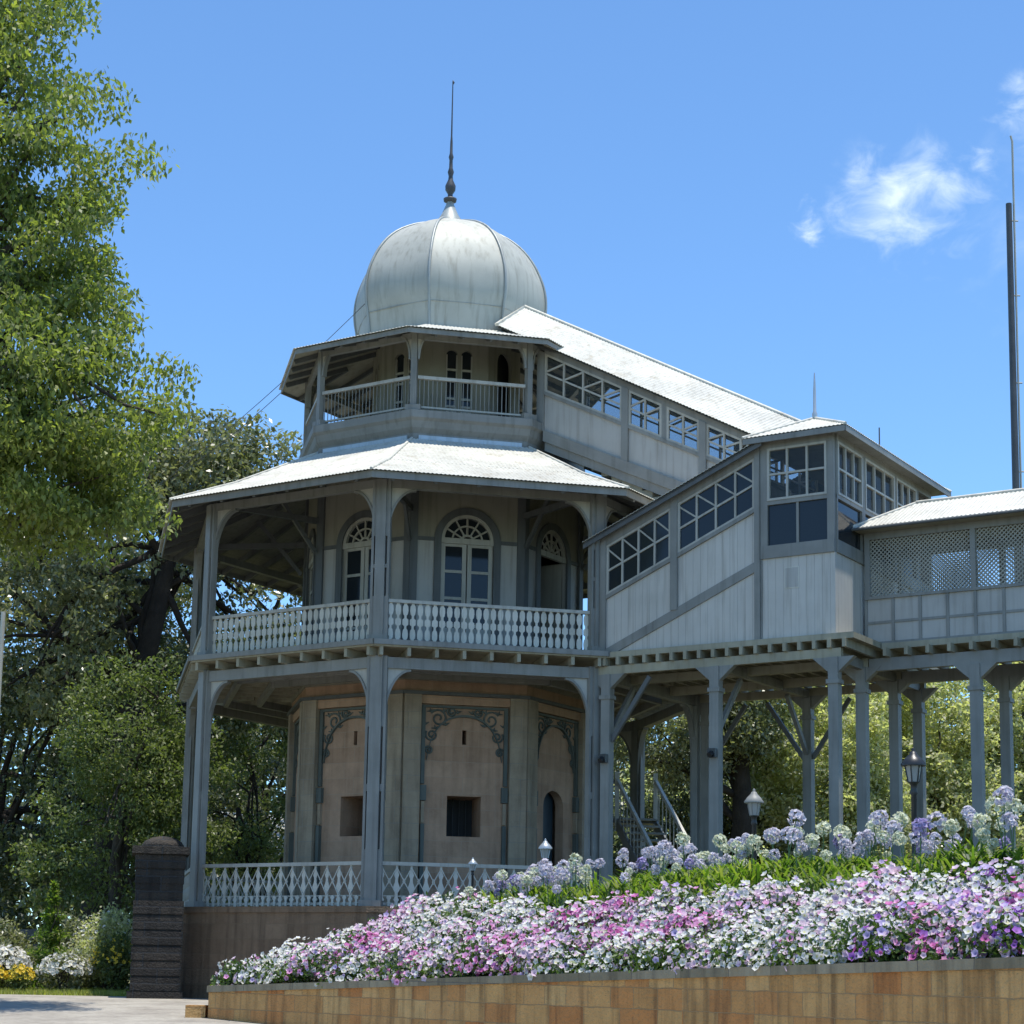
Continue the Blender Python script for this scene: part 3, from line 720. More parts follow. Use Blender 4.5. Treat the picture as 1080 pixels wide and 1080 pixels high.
fn = MB(); fn.tube([(0, 0, 20.1), (.0, .0, 21.45)], [.02, .012], 6); fn.tube([(0, 0, 21.45), (.02, 0, 21.5), (0, 0, 21.56)], [.012, .03, .01], 6); fn.build('lightning_rod', M['mast'], fin)

# ------------------------------------------------------------------ covered staircase wing
YA, YB = -2.2196, -.87
og = (8, 0, 0)
wing = empty('covered_staircase', W((8, 0, 0)), TH, 'enclosed timber staircase on posts with slanted glazed windows rising to the pavilion', 'staircase')
def WB(mb, name, mat, par=None, **k): return mb.build(name, mat, par or wing, origin=(0, 0, 0) if (par and par is not wing and par.type == 'MESH') else og, **k)
class MW(MB): pass
_ob = MB.build
def build_in(mb, name, mat, par, **k): return _ob(mb, name, mat, par, origin=og if True else None, **k)
XL0, XL1 = 8.98, 10.5
SL = 1.36 / 3.81          # slope of the lower flight's eave
def eL(x): return 9.22 + (x - 5.4) * .413    # underside of the lower flight's eave
def sL(x): return 8.045 + (x - 5.4) * .433   # window sill line
def tL(x): return 9.11 + (x - 5.4) * .428    # window head line
def glazing(x0, x1, y, zl, zt, n, fr=.05, inner=True, par=wing, glassm='glass', diag=True, mid=.48):
    """slanted window in a plane y = const between sill function zl and head function zt"""
    f = MB(); g = MB(); P = lambda u, z, o=0.: Vector((u, y - o, z))
    def sl(u0, z0, u1, z1, hw, o0, o1): f.prism([(u0, z0 - hw), (u1, z1 - hw), (u1, z1 + hw), (u0, z0 + hw)], P, o0, o1)
    sl(x0, zl(x0) + fr / 2, x1, zl(x1) + fr / 2, fr / 2, -.03, .035); sl(x0, zt(x0) - fr / 2, x1, zt(x1) - fr / 2, fr / 2, -.03, .035)
    for i in range(n + 1):
        u = x0 + (x1 - x0) * i / n; hw = fr * .5 if i in (0, n) else .02
        u = min(max(u, x0 + hw), x1 - hw)
        f.prism([(u - hw, zl(u - hw) + fr * .9), (u + hw, zl(u + hw) + fr * .9), (u + hw, zt(u + hw) - fr * .9), (u - hw, zt(u - hw) - fr * .9)], P, -.025, .03)
    zm = lambda u: zl(u) + (zt(u) - zl(u)) * mid
    sl(x0 + .03, zm(x0 + .03), x1 - .03, zm(x1 - .03), .022, -.02, .025)
    if diag:
        for i in range(n):
            a_ = x0 + (x1 - x0) * i / n; b_ = x0 + (x1 - x0) * (i + 1) / n
            za, zb = zt(a_) - .05, zm(b_) + .02
            if diag == 'up': za, zb = zm(a_) + .02, zt(b_) - .05
            f.prism([(a_, za - .02), (b_, zb - .02), (b_, zb + .02), (a_, za + .02)], P, -.015, .02)
    g.prism([(x0, zl(x0)), (x1, zl(x1)), (x1, zt(x1)), (x0, zt(x0))], P, -.012, -.006)
    fo = build_in(f, 'window', M['frame'], par); g_ = _ob(g, 'window_glass', M[glassm], fo, origin=og)
    return fo
PF = lambda y: (lambda u, z, o=0.: Vector((u, y - o, z)))
# lower-flight wall (front), panel below the sill, in two pieces above and below the stringer
def lower_flight(y, sgn):
    F = lambda u, z, o=0.: Vector((u, y - o * sgn * 1.0, z))
    pn = MB(); pn.prism([(5.45, 6.98), (8.98, 6.98), (8.98, sL(8.98)), (5.45, sL(5.45))], F, -.06, 0)
    po = build_in(pn, 'flight_wall', M['panel'], wing)
    st = MB()
    st.prism([(5.45, 6.985), (5.85, 6.985), (8.97, 8.36), (8.97, 8.56), (5.45, 7.0)], F, .0, .035)      # stringer board
    st.prism([(5.45, sL(5.45) - .05), (8.97, sL(8.97) - .05), (8.97, sL(8.97) + .03), (5.45, sL(5.45) + .03)], F, .0, .05)
    st.prism([(5.45, tL(5.45) - .01), (8.97, tL(8.97) - .01), (8.97, eL(8.97) + .12), (5.45, eL(5.45) + .12)], F, -.04, .045)
    for (a_, b_, zb) in ((5.45, 5.58, 6.985), (7.04, 7.19, 7.72), (8.86, 8.975, 6.985)):
        st.prism([(a_, zb), (b_, zb), (b_, eL(b_)), (a_, eL(a_))], F, .003, .06)
    _ob(st, 'wall_trim', M['trim'], po, origin=og)
    if sgn > 0:
        glazing(5.58, 7.04, y, lambda x: sL(x) + .03, lambda x: tL(x) - .01, 4)
        glazing(7.19, 8.86, y, lambda x: sL(x) + .03, lambda x: tL(x) - .01, 4)
    else:
        glazing(5.58, 7.04, y, lambda x: sL(x) + .03, lambda x: tL(x) - .01, 4, glassm='clear')
        glazing(7.19, 8.86, y, lambda x: sL(x) + .03, lambda x: tL(x) - .01, 4, glassm='clear')
    rf = MB(); ya, yb = y - .26 * sgn, YB * sgn if sgn > 0 else -YB
    z = lambda x: eL(x) + .12
    rf_pts = [(5.15, ya, z(5.15)), (9.1, ya, z(9.1)), (9.1, yb, z(9.1) + .40), (5.15, yb, z(5.15) + .40)]
    if sgn < 0: rf_pts = [rf_pts[1], rf_pts[0], rf_pts[3], rf_pts[2]]
    corr_roof(rf, rf_pts)
    ro = _ob(rf, 'flight_roof', M['roof'], wing, origin=og, fixn=False)
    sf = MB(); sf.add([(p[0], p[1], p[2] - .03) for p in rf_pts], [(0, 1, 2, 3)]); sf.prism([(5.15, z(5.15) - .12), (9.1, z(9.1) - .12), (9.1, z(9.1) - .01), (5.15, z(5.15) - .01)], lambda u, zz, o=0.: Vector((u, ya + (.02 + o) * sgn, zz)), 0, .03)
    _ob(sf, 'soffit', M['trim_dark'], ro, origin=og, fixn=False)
lower_flight(YA, 1); lower_flight(-YA, -1)
# stair floor inside the lower flights, keeps the interior dark
for y0_, y1_ in ((YA + .07, YB - .02), (-YB + .02, -YA - .07)):
    st = MB(); n = 9
    for i in range(n):
        x = 5.6 + i * 3.38 / n; z = 7.0 + (i + 1) * 1.5 / n; st.box(x, x + 3.38 / n, y0_, y1_, z - .17, z)
    build_in(st, 'steps', M['deck'], wing)
# upper flight
def slU(x): return 13.13 - (x - 3.23) * .503
def tU(x): return 14.02 - (x - 3.23) * .548
def bU(x): return 12.24 - (x - 3.23) * .470
for y, sgn in ((YB, 1), (-YB, -1)):
    F = (lambda yy, s_: (lambda u, z, o=0.: Vector((u, yy - o * s_, z))))(y, sgn)
    pn = MB(); pn.prism([(3.23, bU(3.23)), (9.0, bU(9.0)), (9.0, slU(9.0)), (3.23, slU(3.23))], F, -.05, 0)
    po = build_in(pn, 'upper_flight_wall', M['panel_plain'], wing)
    st = MB()
    st.prism([(3.23, bU(3.23) - .22), (9.0, bU(9.0) - .22), (9.0, bU(9.0) + .03), (3.23, bU(3.23) + .03)], F, .003, .07)
    st.prism([(3.25, bU(3.25) - .42), (9.0, bU(9.0) - .42), (9.0, bU(9.0) - .22), (3.25, bU(3.25) - .22)], F, -.05, .02)
    st.prism([(3.23, slU(3.23) - .06), (9.0, slU(9.0) - .06), (9.0, slU(9.0) + .02), (3.23, slU(3.23) + .02)], F, .0, .05)
    st.prism([(3.23, tU(3.23) - .01), (9.0, tU(9.0) - .01), (9.0, tU(9.0) + .16), (3.23, tU(3.23) + .16)], F, -.04, .045)
    for (a_, b_) in ((3.05, 3.23), (5.16, 5.32), (6.99, 7.15)):
        st.prism([(a_, bU(a_)), (b_, bU(b_)), (b_, tU(b_)), (a_, tU(a_))], F, .003, .06)
    st.prism([(6.11, slU(6.11)), (6.23, slU(6.23)), (6.23, tU(6.23)), (6.11, tU(6.11))], F, -.03, .03)
    _ob(st, 'wall_trim', M['trim'], po, origin=og)
    for (a_, b_, n) in ((3.23, 5.16, 4), (5.32, 6.11, 2), (6.23, 6.99, 2), (7.15, 7.95, 2), (8.05, 8.85, 2)):
        glazing(a_, b_, y, lambda x: slU(x) + .02, lambda x: tU(x) - .01, n, glassm='clear', diag='up', inner=False)
rf = MB()
zr = lambda x: 15.40 - (x - 2.36) * .545
ze_ = lambda x: 14.06 + .10 - (x - 3.23) * .545
X0, X1 = 2.1, 8.9
corr_roof(rf, [(X0, -1.12, ze_(X0)), (X1, -1.12, ze_(X1)), (X1, 0, zr(X1)), (X0, 0, zr(X0))])
corr_roof(rf, [(X1, 1.12, ze_(X1)), (X0, 1.12, ze_(X0)), (X0, 0, zr(X0)), (X1, 0, zr(X1))], .105)
ro = _ob(rf, 'upper_flight_roof', M['roof'], wing, origin=og, fixn=False)
rc = MB(); rc.tube([(X0, 0, zr(X0) + .02), (X1, 0, zr(X1) + .02)], .05, 6)
rc.bar((X0, 0, zr(X0) + .02), (X0, -1.12, ze_(X0) + .02), .10, .06); rc.bar((X0, 0, zr(X0) + .02), (X0, 1.12, ze_(X0) + .02), .1, .06)
_ob(rc, 'ridge_capping', M['roof'], ro, origin=og)
gb = MB(); gb.add([(X0 + .03, -1.1, ze_(X0)), (X0 + .03, 1.1, ze_(X0)), (X0 + .03, 0, zr(X0))], [(0, 1, 2)]); gb.add([(X0, -1.08, ze_(X0) - .03), (X1, -1.08, ze_(X1) - .03), (X1, 0, zr(X1) - .05), (X0, 0, zr(X0) - .05), (X0, 1.08, ze_(X0) - .03), (X1, 1.08, ze_(X1) - .03)], [(0, 1, 2, 3), (3, 2, 5, 4)])
_ob(gb, 'gable_board', M['trim'], ro, origin=og, fixn=False)
st = MB(); n = 22
for i in range(n):
    x = 3.4 + i * 5.4 / n; z = 12.35 - (i + 1) * (12.35 - 8.6) / n; st.box(x, x + 5.4 / n, YB + .06, -YB - .06, z - .25, z)
build_in(st, 'upper_steps', M['deck'], wing)
# landing house
YL = 3.0
def landing():
    # front wall (y = YA)
    F = PF(YA); G = lambda u, z, o=0.: Vector((XL1 + o, u, z))      # side plane, u = y
    pn = MB(); fbox(pn, F, XL0, XL1, 6.98, 8.55, -.06, .0); pf = build_in(pn, 'landing_wall', M['panel'], wing)
    pn = MB(); fbox(pn, G, YA + .061, YL, 6.98, 8.55, -.06, 0); build_in(pn, 'landing_wall', M['panel'], wing)
    tr = MB()
    fbox(tr, F, XL0, XL1, 8.55, 8.80, -.06, .04); fbox(tr, F, XL0, 9.13, 8.80, 10.72, -.06, .03); fbox(tr, F, 10.36, XL1, 8.80, 10.72, -.06, .03)
    fbox(tr, F, 9.13, 10.36, 9.60, 9.68, -.06, .03); fbox(tr, F, XL0, XL1, 10.72, 10.90, -.06, .04)
    fbox(tr, F, 9.72, 9.77, 8.80, 9.60, -.04, .01)
    fbox(tr, F, XL0 - .001, XL0 + .03, 6.985, 8.55, .0, .02)
    fbox(tr, G, YA + .061, YL, 8.55, 8.80, -.06, .04); fbox(tr, G, YA + .061, YL, 10.72, 10.90, -.06, .04)
    for a_, b_ in ((YA + .061, -2.12), (-.90, -.74), (.84, .96), (2.1, 2.25), (2.86, YL)): fbox(tr, G, a_, b_, 8.80, 10.72, -.06, .03)
    fbox(tr, G, YA + .061, YL, 9.60, 9.68, -.05, .031)
    nb = MB(); fbox(nb, F, 9.47, 9.77, 7.93, 8.35, .0, .008); _ob(nb, 'notice_board', M['white'], pf, origin=og)
    nb = MB(); fbox(nb, F, 9.49, 9.75, 7.95, 8.33, .009, .012); _ob(nb, 'notice_face', M['panel_plain'], pf, origin=og)
    _ob(tr, 'landing_trim', M['trim'], pf, origin=og)
    # window lights
    def lights(Fn, u0, u1, z0, z1, nx, nz):
        f = MB(); g = MB(); fr = .045
        fbox(f, Fn, u0, u1, z0, z0 + fr, -.03, .045); fbox(f, Fn, u0, u1, z1 - fr, z1, -.03, .045)
        fbox(f, Fn, u0, u0 + fr, z0 + fr, z1 - fr, -.03, .045); fbox(f, Fn, u1 - fr, u1, z0 + fr, z1 - fr, -.03, .045)
        for i in range(1, nx): u = u0 + (u1 - u0) * i / nx; fbox(f, Fn, u - .02, u + .02, z0 + fr, z1 - fr, -.02, .035)
        for i in range(1, nz): z = z0 + (z1 - z0) * i / nz; fbox(f, Fn, u0 + fr, u1 - fr, z - .02, z + .02, -.019, .034)
        fbox(g, Fn, u0 + .01, u1 - .01, z0 + .01, z1 - .01, -.01, -.004)
        o = build_in(f, 'window', M['frame'], wing); _ob(g, 'window_glass', M['clear'], o, origin=og)
    lights(F, 9.13, 10.36, 9.68, 10.72, 3, 2)
    for a_, b_, n_ in ((-2.12, -.90, 3), (-.74, .84, 3), (.96, 2.1, 3)): lights(G, a_, b_, 9.68, 10.72, n_, 2)
    G0 = MB()
    fbox(G0, F, 9.13, 9.72, 8.80, 9.60, -.03, -.02); fbox(G0, F, 9.77, 10.36, 8.80, 9.60, -.03, -.02)
    for a_, b_ in ((-2.12, -.90), (-.74, .84), (.96, 2.1)): fbox(G0, G, a_, b_, 8.80, 9.60, -.03, -.02)
    build_in(G0, 'lower_glass', M['glass'], wing)
    bk = MB(); bk.box(XL0, XL1 - .07, YL - .06, YL, 6.98, 10.85); bk.box(XL0, XL0 + .05, 1.0, YL - .061, 8.5, 10.85); build_in(bk, 'back_wall', M['panel'], wing)
    fl = MB(); fl.box(XL0, XL1 - .07, YA + .07, YL - .07, 8.42, 8.50); build_in(fl, 'landing_floor', M['deck'], wing)
landing()
# landing roof: hipped
ex0, ex1, ey0, ey1, ez = XL0 - .25, XL1 + .36, YA - .30, YL + .35, 10.90
rx, rya, ryb, rz_ = (ex0 + ex1) / 2, ey0 + 1.05, ey1 - 1.0, 11.42
rf = MB()
corr_roof(rf, [(ex0, ey0, ez), (ex1, ey0, ez), (rx, rya, rz_)]); corr_roof(rf, [(ex1, ey0, ez), (ex1, ey1, ez), (rx, ryb, rz_), (rx, rya, rz_)])
corr_roof(rf, [(ex1, ey1, ez), (ex0, ey1, ez), (rx, ryb, rz_)]); corr_roof(rf, [(ex0, ey1, ez), (ex0, ey0, ez), (rx, rya, rz_), (rx, ryb, rz_)])
ro = _ob(rf, 'landing_roof', M['roof'], wing, origin=og, fixn=False)
hp = MB()
for a_, b_ in (((ex0, ey0), (rx, rya)), ((ex1, ey0), (rx, rya)), ((ex1, ey1), (rx, ryb)), ((ex0, ey1), (rx, ryb))): hp.tube([(a_[0], a_[1], ez + .03), (b_[0], b_[1], rz_ + .03)], .03, 6)
hp.tube([(rx, rya, rz_ + .03), (rx, ryb, rz_ + .03)], .035, 6); _ob(hp, 'hip_capping', M['roof'], ro, origin=og)
sf = MB(); sf.box(ex0 + .04, ex1 - .04, ey0 + .04, ey1 - .04, ez - .04, ez - .015)
for a_ in ((ex0, ex1, ey0, ey0 + .03), (ex1 - .03, ex1, ey0, ey1)): sf.box(a_[0], a_[1], a_[2] + .005, a_[3] + .005, ez - .11, ez + .0)
_ob(sf, 'soffit', M['trim'], ro, origin=og)
fn = MB(); fn.lathe([(.035, 0), (.06, .1), (.035, .16), (.03, .6), (.012, .95)], (rx, rya, rz_), 8); _ob(fn, 'roof_spike', M['flash'], ro, origin=og)
fn = MB(); fn.tube([(10.4, .4, 11.1), (10.4, .4, 11.65)], .015, 6); _ob(fn, 'roof_rod', M['mast'], ro, origin=og)
# deck, joists and posts below the staircase
dk = MB(); dk.box(5.42, 10.9, YA - .12, -YA + .12, 6.86, 6.975); dk = build_in(dk, 'deck', M['deck'], wing)
for i, x in enumerate(np.arange(5.62, 10.9, .30)):
    j = MB(); j.box(x - .035, x + .035, YA - .16, -YA + .16, 6.70, 6.86); _ob(j, 'joist', M['deck'], dk, origin=og)
for y in (YA, YB, -YB, -YA):
    b_ = MB(); b_.box(5.42, 10.62, y - .06, y + .06, 6.53, 6.70); build_in(b_, 'beam', M['deck'], wing)
for x in (8.02, 10.47):
    b_ = MB(); b_.box(x - .06, x + .06, YA + .062, YB - .062, 6.48, 6.66); b_.box(x - .06, x + .06, YB + .062, -YB - .062, 6.48, 6.66); b_.box(x - .06, x + .06, -YB + .062, -YA - .062, 6.48, 6.66); build_in(b_, 'cross_beam', M['trim'], wing)
def wpost(x, y, z1=6.53, wd=.195, par=wing, mk=True, origin=og):
    p = MB(); p.box(x - wd / 2, x + wd / 2, y - wd / 2, y + wd / 2, 1.5, z1)
    p.box(x - wd / 2 - .03, x + wd / 2 + .03, y - wd / 2 - .03, y + wd / 2 + .03, z1 - .5, z1 - .42)
    # cap block: trapezoid
    q = wd / 2
    p.hexa([(x - q, y - .07, z1 - .28), (x + q, y - .07, z1 - .28), (x + q, y + .07, z1 - .28), (x - q, y + .07, z1 - .28),
            (x - q - .32, y - .07, z1), (x + q + .32, y - .07, z1), (x + q + .32, y + .07, z1), (x - q - .32, y + .07, z1)])
    return _ob(p, 'post', M['trim'], par, origin=origin)
for x, y in ((5.62, YA), (8.02, YA), (10.47, YA), (8.02, -YA), (10.47, -YA), (10.47, YB), (10.47, -YB), (5.62, -YA)): wpost(x, y)
for (x, y, dx) in ((8.02, -YA, 1), (8.02, -YA, -1), (5.62, -YA, 1), (5.62, YA + .01, 1)):
    b_ = MB(); b_.bar((x + dx * .1, y, 5.2), (x + dx * .95, y, 6.44), .07, .09); build_in(b_, 'knee_brace', M['trim_dark'], wing)
for (x, y) in ((5.62, YA), (8.02, YA), (8.02, -YA)):
    b_ = MB(); b_.bar((x, y + (.1 if y < 0 else -.1), 5.3), (x, y + (1.1 if y < 0 else -1.1), 6.42), .08, .1); build_in(b_, 'knee_brace', M['trim'], wing)
for (x, y) in ((5.62, YA - .15), (8.02, YA - .16)):
    b_ = MB(); b_.box(x - .08, x + .08, y - .06, y + .03, 4.75, 4.92); b_.tube([(x, y - .06, 4.83), (x, y - .14, 4.78)], .05, 8); build_in(b_, 'floodlight', M['iron'], wing)

# ------------------------------------------------------------------ gallery on posts at the right
og2 = (13, 0, 0)
gal = empty('covered_gallery', W(og2), TH, 'raised covered gallery with diagonal lattice screens on tall square posts', 'gallery')
def gb_(mb, name, mat, par=gal, **k): return _ob(mb, name, mat, par, origin=og2, **k)
GX0, GX1 = 10.56, 24.0
dk = MB(); dk.box(10.92, GX1, YB - .12, -YB + .12, 6.84, 6.955); dk = gb_(dk, 'deck', M['deck'])
for x in np.arange(11.05, GX1, .42):
    j = MB(); j.box(x - .035, x + .035, YB - .30, -YB + .30, 6.68, 6.84); gb_(j, 'joist', M['deck'], dk)
for y in (YB, -YB):
    b_ = MB(); b_.box(10.64, GX1, y - .06, y + .06, 6.44, 6.68); gb_(b_, 'beam', M['trim'])
for x in (12.72, 14.97, 17.22, 19.47, 21.72):
    for y in (YB, -YB): wpost(x, y, 6.44, .195, gal, origin=og2)
for y, sgn in ((YB, 1), (-YB, -1)):
    F = (lambda yy, s_: (lambda u, z, o=0.: Vector((u, yy - o * s_, z))))(y, sgn)
    pp = MB(); fbox(pp, F, GX0, GX1, 6.96, 7.84, -.04, 0); pp = gb_(pp, 'parapet', M['panel_plain'])
    t = MB()
    fbox(t, F, GX0, GX1, 7.84, 7.90, -.05, .05); fbox(t, F, GX0, GX1, 7.36, 7.41, .0, .022); fbox(t, F, GX0, GX1, 6.962, 7.01, .0, .024)
    for x in np.arange(10.58, GX1, .54): fbox(t, F, x - .028, x + .028, 7.01, 7.84, .0, .026)
    gb_(t, 'parapet_trim', M['frame'] if False else M['trim'], pp)
    t = MB(); fbox(t, F, GX0, GX1, 9.02, 9.18, -.05, .05)
    for x in (10.62, 12.72, 14.97, 17.22, 19.47, 21.72, 23.9): fbox(t, F, x - .05, x + .05, 7.90, 9.02, -.045, .05)
    fr = gb_(t, 'screen_frame', M['trim'])
    la = MB(); z0, z1 = 7.90, 9.02; H = z1 - z0; pit = .085; xe = 17.2
    x = GX0 - H
    while x < xe:
        for s_, oo in ((1, .004), (-1, -.010)):
            a0, a1 = (x, x + H) if s_ > 0 else (x + H, x)
            pa, pb = (a0, z0), (a1, z1)
            # clip to GX0..xe
            def clip(p, q):
                (x0_, z0_), (x1_, z1_) = p, q
                if x0_ > x1_: p, q = q, p; (x0_, z0_), (x1_, z1_) = p, q
                if x1_ <= GX0 or x0_ >= xe: return None
                k_ = (z1_ - z0_) / (x1_ - x0_)
                if x0_ < GX0: z0_ += (GX0 - x0_) * k_; x0_ = GX0
                if x1_ > xe: z1_ += (xe - x1_) * k_; x1_ = xe
                return (x0_, z0_), (x1_, z1_)
            c_ = clip(pa, pb)
            if c_:
                (xa, za), (xb, zb) = c_; d = .017
                la.add([F(xa - d, za, oo), F(xa + d, za, oo), F(xb + d, zb, oo), F(xb - d, zb, oo)], [(0, 1, 2, 3)])
        x += pit
    gb_(la, 'lattice', M['lattice'], fr, fixn=False)
rf = MB(); e0, ez_, rzg = 1.30, 9.18, 9.86
corr_roof(rf, [(10.42, -e0, ez_), (GX1, -e0, ez_), (GX1, 0, rzg), (11.3, 0, rzg)])
corr_roof(rf, [(GX1, e0, ez_), (10.42, e0, ez_), (11.3, 0, rzg), (GX1, 0, rzg)])
corr_roof(rf, [(10.42, e0, ez_), (10.42, -e0, ez_), (11.3, 0, rzg)])
ro = gb_(rf, 'roof', M['roof'], fixn=False)
hp = MB(); hp.tube([(11.3, 0, rzg + .03), (GX1, 0, rzg + .03)], .04, 6); hp.tube([(10.42, -e0, ez_ + .03), (11.3, 0, rzg + .03)], .03, 6); hp.tube([(10.42, e0, ez_ + .03), (11.3, 0, rzg + .03)], .03, 6)
gb_(hp, 'ridge_capping', M['roof'], ro)
sf = MB(); sf.add([(10.46, -e0 + .03, ez_ - .02), (GX1, -e0 + .03, ez_ - .02), (GX1, e0 - .03, ez_ - .02), (10.46, e0 - .03, ez_ - .02)], [(0, 1, 2, 3)]); gb_(sf, 'ceiling', M['deck'], ro, fixn=False)
g = MB(); g.tube([(10.44, -e0 - .02, ez_ - .02), (GX1, -e0 - .02, ez_ - .02)], .03, 6); gb_(g, 'gutter', M['trim_dark'], ro)

# ------------------------------------------------------------------ open stair behind the wing
og3 = Vector((3.3, 42.3, 1.85))
top, bot = Vector((3.0, 44.9, 4.25)), Vector((3.85, 41.6, 1.9))
dirv = Vector((bot.x - top.x, bot.y - top.y, 0)); Ld = dirv.length; dirv.normalize(); sd = Vector((-dirv.y, dirv.x, 0))
osr = empty('outdoor_staircase', (bot.x, bot.y, 1.85), 0, 'open stair with pale railings climbing under the staircase wing behind the posts', 'stairs')
def ob3(mb, name, mat): return _ob(mb, name, mat, osr, origin=(bot.x, bot.y, 1.85))
n = 13; tr = MB()
for i in range(n):
    p = top.lerp(bot, i / n)
    tr.hexa([p + sd * s_ + dirv * d_ + Vector((0, 0, z_)) for z_ in (-.05, 0) for s_, d_ in ((-.45, 0), (.45, 0), (.45, .28), (-.45, .28))])
ob3(tr, 'tread', M['trim'])
tr = MB(); tr.box(top.x - .9, top.x + .5, top.y, top.y + 1.0, 4.15, 4.24); ob3(tr, 'stair_landing', M['trim_dark'])
tr = MB(); tr.bar(top + Vector((-.5, .4, .9)), top + Vector((-2.4, .6, 2.3)), .07, .09); tr.bar(top + Vector((-.5, .4, -.1)), top + Vector((-2.4, .6, 1.3)), .06, .22); ob3(tr, 'upper_stair_rail', M['trim_dark'])
tr = MB()
for s_ in (-.48, .48): tr.bar(top + sd * s_ - Vector((0, 0, .12)), bot + sd * s_ - Vector((0, 0, .12)), .05, .26)
ob3(tr, 'stringer', M['trim'])
for s_ in (-.48, .48):
    tr = MB(); tr.bar(top + sd * s_ + Vector((0, 0, .92)), bot + sd * s_ + Vector((0, 0, .92)), .07, .09)
    ro = ob3(tr, 'handrail', M['white']); b2 = MB()
    for i in range(n + 1):
        p = top.lerp(bot, i / n) + sd * s_; b2.bar(p, p + Vector((0, 0, .9)), .025, .025)
    ob3(b2, 'balusters', M['frame'])
for q in (0, .999):
    for s_ in (-.48, .48):
        p = top.lerp(bot, q) + sd * s_; b2 = MB(); b2.bar(p + Vector((0, 0, -.3)), p + Vector((0, 0, 1.1)), .1, .1); ob3(b2, 'newel', M['white'])

# ------------------------------------------------------------------ planter wall, pillar, kerb stones
pw = empty('planter_wall', (-2.27, 28.0, 0), 0, 'low curved sandstone planter wall with grey coping holding the flower bed', 'wall')
fr = MB(); cp = MB(); th = .32
def offs(i):   # inward offset of vertex i
    a_ = Vector(POLY[max(i - 1, 0)]); b_ = Vector(POLY[i]); c_ = Vector(POLY[min(i + 1, len(POLY) - 1)])
    d = (c_ - a_).normalized(); return Vector((-d.y, d.x))
for i in range(len(POLY) - 1):
    p, q = Vector(POLY[i]), Vector(POLY[i + 1]); np_, nq = offs(i), offs(i + 1)
    za, zb = CAPZ[i], CAPZ[i + 1]
    fr.hexa([(p.x, p.y, -1.6), (q.x, q.y, -1.6), (q.x + nq.x * th, q.y + nq.y * th, -1.6), (p.x + np_.x * th, p.y + np_.y * th, -1.6),
             (p.x, p.y, za - .10), (q.x, q.y, zb - .10), (q.x + nq.x * th, q.y + nq.y * th, zb - .10), (p.x + np_.x * th, p.y + np_.y * th, za - .10)])
    k0, k1 = -.035, th + .02
    cp.hexa([(v_.x + n_.x * k_, v_.y + n_.y * k_, z_) for z0_, z1_ in ((za - .10, zb - .10), (za, zb)) for v_, n_, k_, z_ in ((p, np_, k0, z0_), (q, nq, k0, z1_), (q, nq, k1, z1_), (p, np_, k1, z0_))])
_ob(fr, 'blockwork', M['planter'], pw, origin=(-2.27, 28, 0)); _ob(cp, 'coping', M['cap'], pw, origin=(-2.27, 28, 0))
blk = MB(); blk.box(-5.12, -4.80, 30.75, 31.1, -.35, .02); o = _ob(blk, 'stone_block', M['planter'], None, origin=(-5.17, 30.8, 0)); o.location = (-5.17, 30.8, 0); tag(o, 'small square sandstone block at the left foot of the planter wall', 'stone block')
pil = empty('gate_pillar', (-6.95, 38.2, 0), .2, 'dark weathered stone pillar with painted-in shade left of the pavilion plinth', 'pillar')
p = MB(); p.box(-.5, .42, -.45, .45, -.3, 2.82); p.box(-.58, .5, -.53, .53, -.3, .12); rr = random.Random(5)
for i in range(9):
    z = .14 + i * .30; o1 = rr.uniform(.0, .035); p.box(-.5 - o1, .42 + o1, -.45 - o1, .45 + o1, z, z + .26)
_ob(p, 'pillar_shaft', M['pillar'], pil)
p = MB(); p.box(-.60, .52, -.55, .55, 2.82, 2.97); _ob(p, 'pillar_cap', M['pillar'], pil)
p = MB(); p.lathe([(.42, 0), (.42, .05), (.36, .13), (.22, .20), (.05, .23)], (.0, 0, 2.97), 14); _ob(p, 'pillar_dome', M['pillar'], pil)

# ------------------------------------------------------------------ lamps, masts, cables, far roof
def garden_lamp(loc, h, s, label, head='iron'):
    t = empty('garden_lamp', loc, 0, label, 'lamp', 'garden lamps among the flowers')
    p = MB(); hb = h - .52 * s
    p.lathe([(.07 * s, 0), (.07 * s, .1), (.045 * s, .14), (.04 * s, hb * .9), (.06 * s, hb * .92), (.045 * s, hb * .95), (.05 * s, hb), (.085 * s, hb + .03 * s)], seg=12); p.build('lamp_post', M['iron'], t)
    g = MB(); g.lathe([(.075 * s, hb + .03 * s), (.115 * s, hb + .26 * s)], seg=6, smooth=False); g.build('lamp_glass', M['lampglass'], t)
    f = MB()
    for k in range(6):
        a_ = 2 * PI * k / 6; f.bar((.078 * s * math.cos(a_), .078 * s * math.sin(a_), hb + .03 * s), (.12 * s * math.cos(a_), .12 * s * math.sin(a_), hb + .26 * s), .015 * s, .015 * s)
    f.lathe([(.175 * s, hb + .255 * s), (.18 * s, hb + .28 * s), (.12 * s, hb + .36 * s), (.06 * s, hb + .42 * s), (.05 * s, hb + .45 * s), (.02 * s, hb + .47 * s), (.028 * s, hb + .49 * s), (.005 * s, h)], seg=12); f.build('lamp_hood', M[head], t)
    return t
garden_lamp((5.34, 25.0, 1.7), 1.97, .95, 'black lantern on a post, the largest, in front of the gallery posts')
garden_lamp((.65, 34.0, 1.75), 1.25, .72, 'small dark lantern post before the ground floor doorway', 'flash')
garden_lamp((-.66, 35.0, 1.75), .95, .5, 'smallest dark lantern in front of the white balustrade', 'flash')
garden_lamp((3.51, 27.2, 1.75), 1.55, .8, 'grey hooded lantern right of the stair, half hidden by flower heads', 'trim')
